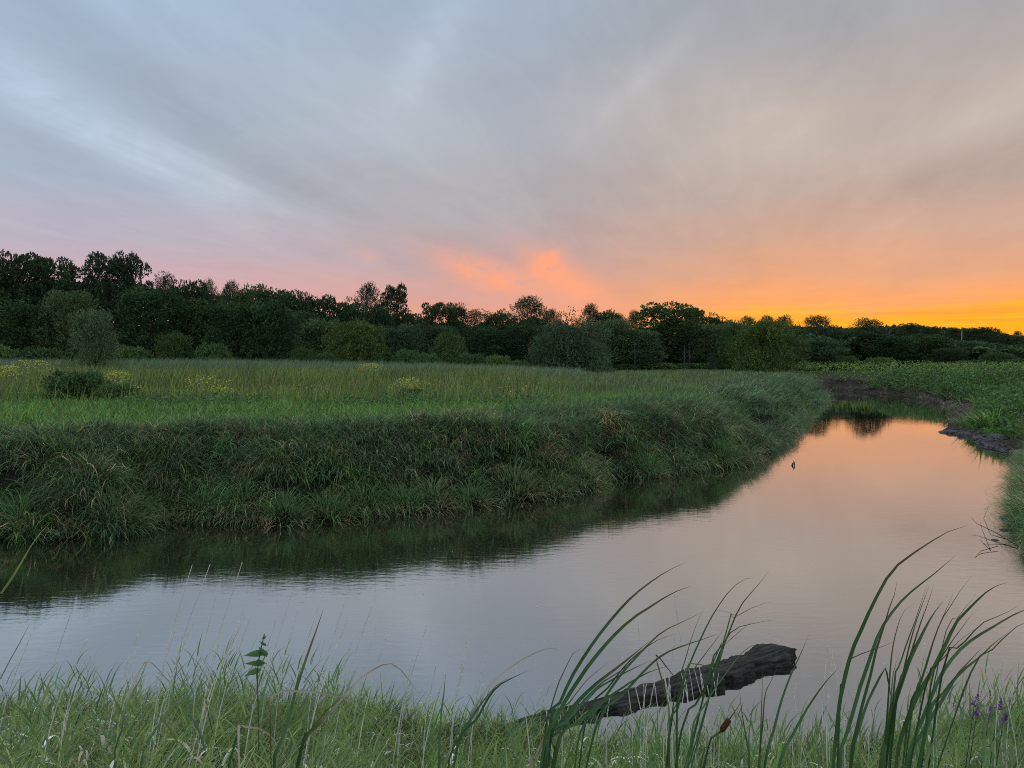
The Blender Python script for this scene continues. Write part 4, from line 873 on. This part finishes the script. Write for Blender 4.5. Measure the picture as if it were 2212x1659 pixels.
# ------------------------------------------------------------------ cattails
def spline(pts, n):
    pts = np.asarray(pts, float); d = np.r_[0, np.cumsum(np.linalg.norm(np.diff(pts, axis=0), axis=1))]; u = np.linspace(0, d[-1], n)
    P_ = np.vstack([2 * pts[0] - pts[1], pts, 2 * pts[-1] - pts[-2]]); out = []
    for s_ in u:
        k = min(np.searchsorted(d, s_, 'right') - 1, len(pts) - 2); t = (s_ - d[k]) / max(1e-9, d[k + 1] - d[k]); a, b, c, e = P_[k], P_[k + 1], P_[k + 2], P_[k + 3]
        out.append(.5 * ((2 * b) + (c - a) * t + (2 * a - 5 * b + 4 * c - e) * t * t + (3 * b - a - 3 * c + e) * t ** 3))
    return np.array(out)
def leafmesh(pts, wm, col, tipcol=None, twist=.0, n=26):
    c = spline(pts, n); t = np.linspace(0, 1, n); w = wm * np.clip(np.minimum(.4 + t * 1.1, 1) * (1 - t ** 5), .04, 1)
    tan = np.gradient(c, axis=0); tan /= np.linalg.norm(tan, axis=1)[:, None]; view = c - np.array([0, 0, CAM_H])
    side = np.cross(tan, [0.2, 1, .15]); side /= np.linalg.norm(side, axis=1)[:, None]; nrm = np.cross(side, tan)
    a = twist * np.sin(t * 3.0 + twist); s2 = side * np.cos(a)[:, None] + nrm * np.sin(a)[:, None]; n2 = np.cross(s2, tan)
    V = np.stack([c - s2 * w[:, None] * .5, c + n2 * w[:, None] * .16, c + s2 * w[:, None] * .5], 1).reshape(-1, 3)
    k = np.arange(n - 1) * 3; F = np.concatenate([np.stack([k, k + 1, k + 4, k + 3], 1), np.stack([k + 1, k + 2, k + 5, k + 4], 1)])
    tc_ = np.tile(np.array(col, float), (n, 1)); tp = np.array(tipcol if tipcol else (col[0] * 1.5, col[1] * 1.0, col[2]), float)
    m_ = sstep((t - (.52 if tipcol and tipcol[0] > .5 else .72)) / .2)[:, None]; tc_ = tc_ * (1 - m_) + tp * m_
    return mesh('leaf', V, [F], M_REED, np.repeat(tc_, 3, 0), True)
A0, B0, C0, D0 = 0.0, 530.9, 1061.8, 1636.9
GR, GR2, GO, TN = (.05, .115, .035), (.065, .15, .05), (.12, .16, .035), (.62, .54, .42)
def cattail(ox, y, label, leaves_, rootpx, head=None):
    x = (rootpx - CX) / FD * y; g = float(height([x], [y])[0]); e = empty('cattail_plant', (x, y, g)); root = np.array([x, y, g - .02]); r = np.random.default_rng(int(rootpx) + 500)
    for lf in leaves_:
        pts, w, col = lf[0], lf[1], lf[2]; tip = lf[3] if len(lf) > 3 else None; dd = r.uniform(-.12, .35); n = len(pts)
        P3 = []
        for k, (cx_, cy_) in enumerate(pts):      # given tip first
            f_ = 1 - k / max(1, n - 1); P3.append(at(ox + cx_ / 3.75, 1216.6 + cy_ / 3.75, y + dd * f_ + r.uniform(-.01, .01)) )
        P3 = P3[::-1]
        rj = root + [r.normal(0, .02), r.normal(0, .02), 0]
        if P3[0][2] > g + .06: P3 = [rj] + P3
        P3 = np.array(P3) - np.array([x, y, g])
        link('leaf', leafmesh(P3, w / 3.75 / FD * y * .76, tuple(np.array(col) * r.uniform(.8, 1.35)), tip if tip or r.random() < .5 else (.20, .15, .07), r.uniform(.1, .7)), e)
    if head:
        (a, b, c, d), lo = head; pa, pb, pc = [at(ox + q_[0] / 3.75, 1216.6 + q_[1] / 3.75, y) - np.array([x, y, g]) for q_ in (a, b, c)]
        mid_ = at(ox + d[0] / 3.75, 1216.6 + d[1] / 3.75, y) - np.array([x, y, g]); v, f, c_ = merge([tube(spline([np.zeros(3), mid_, pa], 10), [.005] * 10, 6)]); link('stem', mesh('stem', v, f, M_REED, np.zeros((len(v), 3)) + [.08, .14, .05], True), e)
        hp = [pa + (pb - pa) * t_ for t_ in (0, .04, .12, .5, .88, .96, 1)]; v, f, _ = merge([tube(hp, [.003, .009, .0118, .0125, .0118, .009, .003], 14)]); link('seed_head', mesh('seed_head', v, f, M_HEAD, None, True), e)
        v, f, c_ = merge([tube([pb, (pb + pc) / 2, pc], [.003, .002, .001], 5)]); link('spike', mesh('spike', v, f, M_DRY, np.zeros((len(v), 3)) + [.10, .09, .05], True), e)
    tag(e, label, 'cattail', 'cattails on the near bank')
cattail(A0, 2.3, 'blurry yellow green cattail leaf reaching in at the left edge', [([(412, -332), (330, -250), (225, -100), (130, 70), (0, 260), (-120, 520)], 52, (.10, .17, .025), (.26, .28, .04)),
        ], -80)
cattail(A0, 2.8, 'dark narrow cattail leaf over the water at the left edge', [([(270, 430), (205, 560), (130, 700), (35, 880), (-60, 1200)], 26, GR), ([(0, 870), (30, 1000), (75, 1200), (90, 1500)], 14, (.13, .11, .08))], -20)
cattail(A0, 2.7, 'cattail with a kinked straw coloured tip in the left grass', [([(1430, 1030), (1300, 880), (1220, 803), (1165, 812), (1090, 950), (1030, 1120), (985, 1350), (930, 1659)], 40, GR, TN), ([(1555, 1005), (1450, 1100), (1330, 1250), (1200, 1450), (1140, 1659)], 44, GR2)], 270)
cattail(A0, 3.0, 'two slim dark cattail blades low in the left grass', [([(2020, 1260), (1930, 1380), (1880, 1550), (1850, 1700)], 34, GR), ([(1650, 1000), (1700, 1280), (1760, 1500), (1800, 1700)], 18, GR)], 490)
cattail(B0, 2.5, 'cattail with a tall sword-like green leaf left of centre', [([(630, 370), (565, 560), (500, 740), (440, 920), (400, 1050), (350, 1250), (290, 1450), (230, 1659)], 52, GR), ([(790, 1080), (650, 1200), (530, 1360), (440, 1550)], 46, GR, GO),
        ([(1420, 1075), (1330, 960), (1260, 870), (1190, 818), (1130, 816), (1050, 852), (950, 920), (870, 1000), (650, 1250), (420, 1600)], 32, GO, TN), ([(1090, 1380), (1010, 1280), (930, 1180), (820, 1100), (730, 1075), (600, 1050), (450, 1036), (300, 1042), (200, 1072)], 30, GO, TN)], 590)
cattail(B0, 2.6, 'curled dead straw coloured cattail leaf low at left centre', [([(340, 1620), (260, 1480), (180, 1380), (90, 1335), (0, 1330), (-60, 1420)], 38, TN, TN)], 520)
cattail(B0, 2.8, 'single upright narrow cattail leaf standing before the water', [([(1620, 880), (1605, 1050), (1580, 1250), (1565, 1659)], 32, GR)], 946)
cattail(B0, 2.7, 'cattail leaves arching right with a bleached tip above the log root', [([(2561, 712), (2471, 690), (2391, 708), (2241, 780), (2101, 880), (2000, 970), (1900, 1100), (1780, 1350), (1640, 1659)], 30, GR, TN),
        ([(2281, 872), (2201, 910), (2051, 990), (1960, 1100), (1880, 1250), (1700, 1550)], 32, GR2, GO), ([(2157, 925), (2050, 975), (1950, 1085), (1850, 1230), (1700, 1560)], 30, GR2)], 970)
cattail(C0, 2.75, 'big fan of cattail leaves in front of the log, leaning right', [
        ([(1560, 0), (1465, 42), (1350, 110), (1200, 220), (1100, 310), (950, 480), (800, 680), (650, 920), (560, 1120), (470, 1330)], 38, GR), ([(1610, 185), (1450, 250), (1300, 345), (1180, 420), (1080, 500), (950, 630), (800, 810), (700, 955), (600, 1110), (500, 1300), (420, 1500)], 44, GR2),
        ([(1280, 630), (1150, 740), (1000, 860), (850, 975), (700, 1120), (560, 1300), (450, 1500)], 48, GR2), ([(1200, 750), (1050, 870), (900, 965), (760, 1100), (600, 1290), (470, 1450)], 30, (.06, .14, .08)), ([(1290, 790), (1130, 862), (950, 960), (820, 1045), (700, 1170), (560, 1350), (440, 1550)], 34, GR, GO),
        ([(1450, 825), (1280, 880), (1150, 950), (1070, 1003), (900, 1120), (700, 1290), (520, 1500)], 34, GR2), ([(800, 730), (720, 692), (660, 730), (600, 850), (540, 980), (480, 1180), (430, 1400)], 18, GR, (.2, .16, .12)), ([(960, 790), (850, 880), (770, 950), (640, 1120), (500, 1350)], 16, GO),
        ([(650, 1100), (590, 1170), (520, 1280), (460, 1420)], 40, (.09, .19, .09)), ([(900, 980), (760, 1130), (640, 1290), (540, 1480)], 38, GR), ([(430, 1390), (390, 1480), (360, 1560), (320, 1659)], 42, (.45, .37, .27), (.42, .36, .25))], 1155)
cattail(C0, 3.0, 'thin cattail leaves with floating looking tips above the log middle', [([(1700, 400), (1580, 460), (1450, 520), (1365, 570), (1240, 690), (1050, 900), (880, 1150), (700, 1450)], 28, GR2), ([(1515, 570), (1400, 600), (1300, 650), (1130, 780), (950, 1000), (760, 1300)], 20, GR, GO),
        ([(1850, 568), (1700, 620), (1550, 670), (1390, 740), (1250, 860), (1050, 1080), (850, 1320)], 28, GR2, GO)], 1240)
cattail(C0, 2.9, 'tall wispy cattail leaves crossing in front of the log end', [([(2140, 120), (2050, 128), (1950, 200), (1870, 300), (1780, 440), (1700, 600), (1620, 780), (1560, 950), (1520, 1150), (1440, 1400)], 20, GR), ([(2250, 60), (2157, 180), (2050, 300), (1980, 420), (1900, 620), (1840, 750), (1760, 950), (1650, 1150), (1540, 1350)], 24, GR),
        ([(1725, 360), (1670, 470), (1610, 640), (1570, 780), (1500, 1000), (1460, 1250)], 15, GR), ([(1900, 500), (1820, 620), (1720, 750), (1600, 920), (1500, 1150), (1440, 1350)], 18, GR), ([(2300, 310), (2157, 340), (2040, 400), (1960, 440), (1900, 560)], 18, GR), ([(1790, 380), (1870, 385), (1970, 412), (1960, 470), (1900, 620)], 14, GR),
        ([(2300, 455), (2157, 480), (2040, 510), (1960, 535), (1850, 700), (1760, 900)], 20, GR2, GO), ([(2157, 430), (2050, 520), (1905, 650), (1780, 860)], 16, GR)], 1430)
cattail(C0, 2.6, 'kinked cattail leaf and pale arched leaf over the log', [([(1530, 1050), (1500, 950), (1420, 845), (1330, 750), (1420, 1100), (1440, 1400)], 20, GO), ([(1970, 895), (1900, 868), (1750, 840), (1600, 812), (1540, 1000), (1500, 1300)], 24, GR2, (.2, .28, .08)), ([(2240, 720), (2157, 655), (2070, 690), (1980, 780), (1900, 890), (1800, 1030), (1700, 1200), (1620, 1400)], 20, (.10, .19, .07))], 1460)
cattail(C0, 3.0, 'cattail stem carrying the brown sausage-shaped seed head', [([(1900, 1400), (1820, 1440), (1780, 1480), (1700, 1600)], 14, GR)], 1490, head=(((1858, 1362), (1928, 1262), (2015, 1135), (1750, 1505)), 0))
cattail(D0, 2.9, 'slender cattail leaves right beside the cut log end', [([(415, 575), (350, 730), (270, 900), (190, 1120), (130, 1350), (60, 1620)], 30, GR), ([(655, 850), (560, 950), (450, 1100), (370, 1230), (280, 1400), (170, 1659)], 34, GR2, GO), ([(40, 880), (30, 1200), (15, 1659)], 20, GR), ([(170, 820), (110, 950), (60, 1060), (40, 1300), (10, 1659)], 20, GR, (.22, .10, .05)), ([(-150, 1000), (-130, 1200), (-90, 1450), (-70, 1659)], 22, GR),
        ([(-20, 1080), (-60, 1300), (-70, 1600)], 20, GR)], 1650)
cattail(D0, 2.7, 'tallest arching cattail leaves right of centre with a short brown spike', [([(1699, -306), (1530, -250), (1320, -120), (1150, 0), (1060, 100), (980, 240), (900, 400), (830, 560), (760, 720), (700, 950), (660, 1150), (640, 1350), (610, 1659)], 42, GR2), ([(1600, -60), (1530, 0), (1400, 110), (1280, 200), (1180, 290), (1110, 370), (1030, 480), (960, 620), (900, 800), (830, 1000), (760, 1250), (700, 1450), (660, 1659)], 40, GR2),
        ([(1128, 150), (1108, 250), (1060, 380), (1020, 520), (960, 700), (915, 900), (860, 1100), (800, 1350), (750, 1659)], 34, GR, (.16, .12, .05)), ([(1130, 620), (1000, 680), (850, 730), (735, 790), (690, 960), (660, 1200)], 24, GR, GO), ([(1085, 1140), (1070, 1020), (1050, 930), (1033, 850), (950, 1000), (880, 1150), (820, 1350), (760, 1600)], 34, GR2, GR2)], 1820)
cattail(D0, 2.8, 'thick cattail bundle with three cut-off straight leaf tips', [([(1380, 155), (1330, 300), (1270, 480), (1210, 640), (1150, 830), (1100, 1050)], 20, GR), ([(1392, 165), (1350, 290), (1290, 450), (1230, 660), (1180, 880), (1120, 1150)], 22, GR), ([(1425, 175), (1380, 320), (1320, 480), (1250, 700), (1190, 900), (1100, 1200), (1040, 1659)], 24, GR),
        ([(1500, 310), (1430, 400), (1370, 500), (1310, 620), (1230, 780), (1150, 1000), (1100, 1160), (1060, 1400), (1000, 1659)], 62, (.075, .14, .035), GR2), ([(1280, 320), (1200, 370), (1160, 430), (1120, 560), (1090, 700), (1070, 900), (1050, 1200)], 20, GR), ([(1150, 720), (1100, 880), (1085, 1020), (1060, 1300)], 22, GR2)], 1915)
cattail(D0, 2.9, 'cattail bundle leaning right with widest dark green blade', [([(1580, 250), (1530, 370), (1470, 500), (1420, 640), (1360, 850), (1300, 1020), (1220, 1250)], 22, GR), ([(1745, 90), (1650, 210), (1560, 350), (1480, 480), (1400, 700), (1340, 900), (1250, 1200)], 18, GR), ([(2020, 155), (1900, 200), (1800, 280), (1680, 400), (1600, 490), (1540, 620), (1470, 760), (1400, 900), (1300, 1060), (1200, 1300), (1120, 1659)], 50, (.07, .14, .035), GR),
        ([(1790, 370), (1720, 430), (1650, 530), (1560, 650), (1450, 830), (1350, 1040)], 20, GR, (.15, .12, .06)), ([(1775, 230), (1740, 290), (1690, 345), (1600, 470), (1500, 650)], 12, GR)], 1945)
cattail(D0, 3.0, 'rightmost cattail bundle sweeping to the right edge', [([(2300, 330), (2157, 382), (2050, 430), (1900, 520), (1750, 610), (1620, 720), (1500, 880), (1420, 1050), (1340, 1250), (1200, 1659)], 40, GR2), ([(2130, 330), (2000, 410), (1880, 455), (1790, 510), (1640, 680), (1500, 860)], 22, GR), ([(2030, 560), (1900, 660), (1800, 760), (1660, 870), (1560, 980), (1480, 1090), (1380, 1260)], 40, GR2),
        ([(1750, 535), (1600, 660), (1500, 780), (1400, 1000)], 20, GR), ([(1820, 680), (1690, 820), (1620, 900), (1500, 1100), (1350, 1350), (1210, 1659)], 42, GR2), ([(2300, 440), (2157, 490), (2090, 520), (1900, 700), (1700, 950)], 18, GR)], 1975)

# ------------------------------------------------------------------ pale seed stalks
OWN = {(0., 1555): 'tall pale seed stalk with a bent side leaf, left of the three tallest at left', (0., 1700): 'middle one of the three tallest pale seed stalks at the left', (0., 1960): 'right one of the three tallest pale seed stalks at the left', (0., 620): 'pale seed stalk whose tip touches the dark bank reflection, far left', (530.9, 1045): 'longest faint seed stalk above the bleached arching leaf', (1061.8, 1180): 'pale seed stalk leaning left above the cattail fan', (1061.8, 1480): 'tallest thin seed stalk rising above the log middle'}
def stalk(ox, tx, ty, label, group):
    label = OWN.get((ox, tx), label)
    r = random; px, py = ox + tx / 3.75, 1216.6 + ty / 3.75; y = r.uniform(3.2, 4.4); top = at(px, py, y)
    lean = .34 if px < 1050 else r.uniform(-.25, .12); bx = top[0] - lean * (top[2] - .9) * r.uniform(.7, 1.2); g = float(height([bx], [y])[0])
    b = np.array([bx, y + r.uniform(-.05, .05), g]); d = top - b; m_ = b + d * .55 + [-.03 * np.sign(lean), 0, .03]; c = spline([b, m_, top], 9)
    parts = [tube(c, np.linspace(.0028, .0016, 9), 4)]; v, f, _ = merge(parts)
    t0 = c[-3]; n_ = 14; u = np.linspace(0, 1, n_)[:, None]; q_ = t0 + (c[-1] - t0) * u; lv = leaves(q_, .0065, (.52, .47, .38), 0, 2.4, np.tile(d / np.linalg.norm(d), (n_, 1)), .35)
    e = link('seed_stalk', mesh('seed_stalk', np.concatenate([v, lv[0]]), [np.concatenate([f[0], lv[1] + len(v)]), f[1]], M_DRY, np.zeros((len(v) + len(lv[0]), 3)) + [.62, .60, .52]))
    tag(e, label, 'grass stalk', group)
GA = ('thin pale seed stalk rising above the left foreground grass', 'pale seed stalks at the left')
GB = ('thin pale seed stalk before the open water left of centre', 'pale seed stalks left of centre')
GC = ('thin pale seed stalk standing in front of the driftwood log', 'pale seed stalks in front of the log')
GD = ('faint pale seed stalk among the right-hand cattails', 'pale seed stalks at the right')
for ox, (lab, grp), L_ in ((A0, GA, [(1555, 20), (1700, 15), (1960, 0), (1750, 270), (620, 280), (1160, 480), (1120, 640), (735, 670), (740, 740), (700, 620), (1030, 845), (250, 580), (1980, 440), (2020, 465), (1975, 380), (1460, 390), (1520, 540), (1805, 550), (1895, 620), (1560, 490), (450, 790), (1100, 900)]),
    (B0, GB, [(375, 240), (585, 360), (795, 335), (830, 430), (1045, 280), (1055, 520), (1140, 590), (240, 635), (245, 460), (870, 600), (1455, 540), (1390, 725), (1350, 780), (1810, 540), (1820, 590), (1660, 745), (1540, 830), (1945, 740), (1920, 985), (1780, 770), (420, 370), (640, 620)]),
    (C0, GC, [(168, 720), (335, 760), (515, 915), (1180, 440), (1480, 250), (1060, 760), (1270, 690), (1360, 700), (1495, 510), (1610, 680), (1670, 740), (1780, 790), (1840, 890), (970, 980), (1160, 980), (1255, 970), (1430, 880), (1570, 690), (1340, 850), (1400, 920), (1450, 1000), (1530, 860), (1640, 850), (1700, 900), (1750, 1000)]),
    (D0, GD, [(575, 600), (850, 640), (610, 700), (290, 1040), (620, 800), (640, 990), (1340, 620), (1960, 880), (2090, 890), (1780, 780), (1990, 740), (430, 1080), (520, 1050), (330, 800), (1500, 700), (1850, 850)])):
    for tx, ty in L_: stalk(ox, tx, ty, lab, grp)

# ------------------------------------------------------------------ purple loosestrife, broad-leaved sprig
def loosestrife(tx, ty, bx, by, label):
    y = 3.3; top = at(D0 + tx / 3.75, 1216.6 + ty / 3.75, y); low = at(D0 + bx / 3.75, 1216.6 + by / 3.75, y); g = float(height([low[0] - .08], [y])[0]); base = np.array([low[0] - .08, y, g])
    e = empty('loosestrife', base); sp = spline([base, low, top], 14) - base; v, f, _ = merge([tube(sp, np.linspace(.003, .0012, 14), 5)]); link('stem', mesh('stem', v, f, M_REED, np.zeros((len(v), 3)) + [.09, .10, .05], True), e)
    n_ = 60; u = rng.random(n_); a = rng.uniform(0, 6.28, n_); d = (top - low); q_ = (low - base) + d * u[:, None] + np.stack([np.cos(a), np.sin(a), np.zeros(n_)], 1) * (.014 * (1.1 - u))[:, None]
    lv = leaves(q_, .009, pick(n_, [(.15, .07, .21), (.20, .10, .27), (.10, .05, .14)], [2, 2, 1], .15), .3, 1.3); link('flower_spike', mesh('flower_spike', lv[0], [lv[1]], M_GRASS, lv[3]), e)
    n_ = 16; u = np.linspace(.25, 1, n_); q_ = (low - base) * u[:, None]; a = np.arange(n_) * 1.6; ax = np.stack([np.cos(a), np.sin(a), np.full(n_, .7)], 1); lv = leaves(q_ + ax * .025, .014, (.09, .17, .06), .3, 4.0, ax, .1); link('foliage', mesh('foliage', lv[0], [lv[1]], M_GRASS, lv[3]), e)
    tag(e, label, 'wildflower', 'purple loosestrife at the right')
loosestrife(1785, 1060, 1752, 1165, 'tallest purple flower spike, leftmost in the right foreground grass')
loosestrife(1975, 1100, 1945, 1185, 'upper purple flower spike right of the tallest one')
loosestrife(1892, 1160, 1870, 1265, 'faint purple flower spike between the other two tall spikes')
loosestrife(2018, 1215, 1985, 1300, 'lowest and rightmost purple flower spike')
loosestrife(1775, 1185, 1768, 1255, 'small purple flower spike below the tallest one')
def sprig():
    y = 3.0; base = at(B0 + 100 / 3.75, 1216.6 + 1150 / 3.75, y); g = float(height([base[0]], [y])[0]); b = np.array([base[0], y, g]); top = at(B0 + 150 / 3.75, 1216.6 + 575 / 3.75, y); e = empty('climbing_plant', b)
    sp = spline([b, base, at(B0 + 95 / 3.75, 1216.6 + 850 / 3.75, y), top], 16) - b; v, f, _ = merge([tube(sp, [.0025] * 16, 5)]); link('stem', mesh('stem', v, f, M_REED, np.zeros((len(v), 3)) + [.10, .15, .06], True), e)
    for tx, ty, l, a in [(70, 735, .085, 3.3), (138, 715, .06, 1.9), (72, 812, .08, 3.0), (138, 650, .035, 2.2), (152, 600, .025, 1.0), (55, 885, .07, 3.7), (130, 800, .05, -.3)]:
        c = at(B0 + tx / 3.75, 1216.6 + ty / 3.75, y) - b; d = np.array([math.cos(a), -.2, math.sin(a) * .6]); d /= np.linalg.norm(d); s_ = np.cross(d, [0, 1, .6]); s_ /= np.linalg.norm(s_); u = np.linspace(0, 1, 7); w = np.sin(np.pi * u ** .6) * l * .26
        V = np.concatenate([c + d * l * (u - .5)[:, None] - s_ * w[:, None], c + d * l * (u - .5)[:, None] + [0, -.004, 0], c + d * l * (u - .5)[:, None] + s_ * w[:, None]]); F = [(k, k + 1, k + 8, k + 7) for k in range(6)] + [(k + 7, k + 8, k + 15, k + 14) for k in range(6)]
        link('leaf', mesh('leaf', V, [np.array(F)], M_REED, np.zeros((21, 3)) + [.17, .33, .12], True), e)
    tag(e, 'climbing sprig with heart-shaped leaves in the left foreground', 'plant')
sprig()
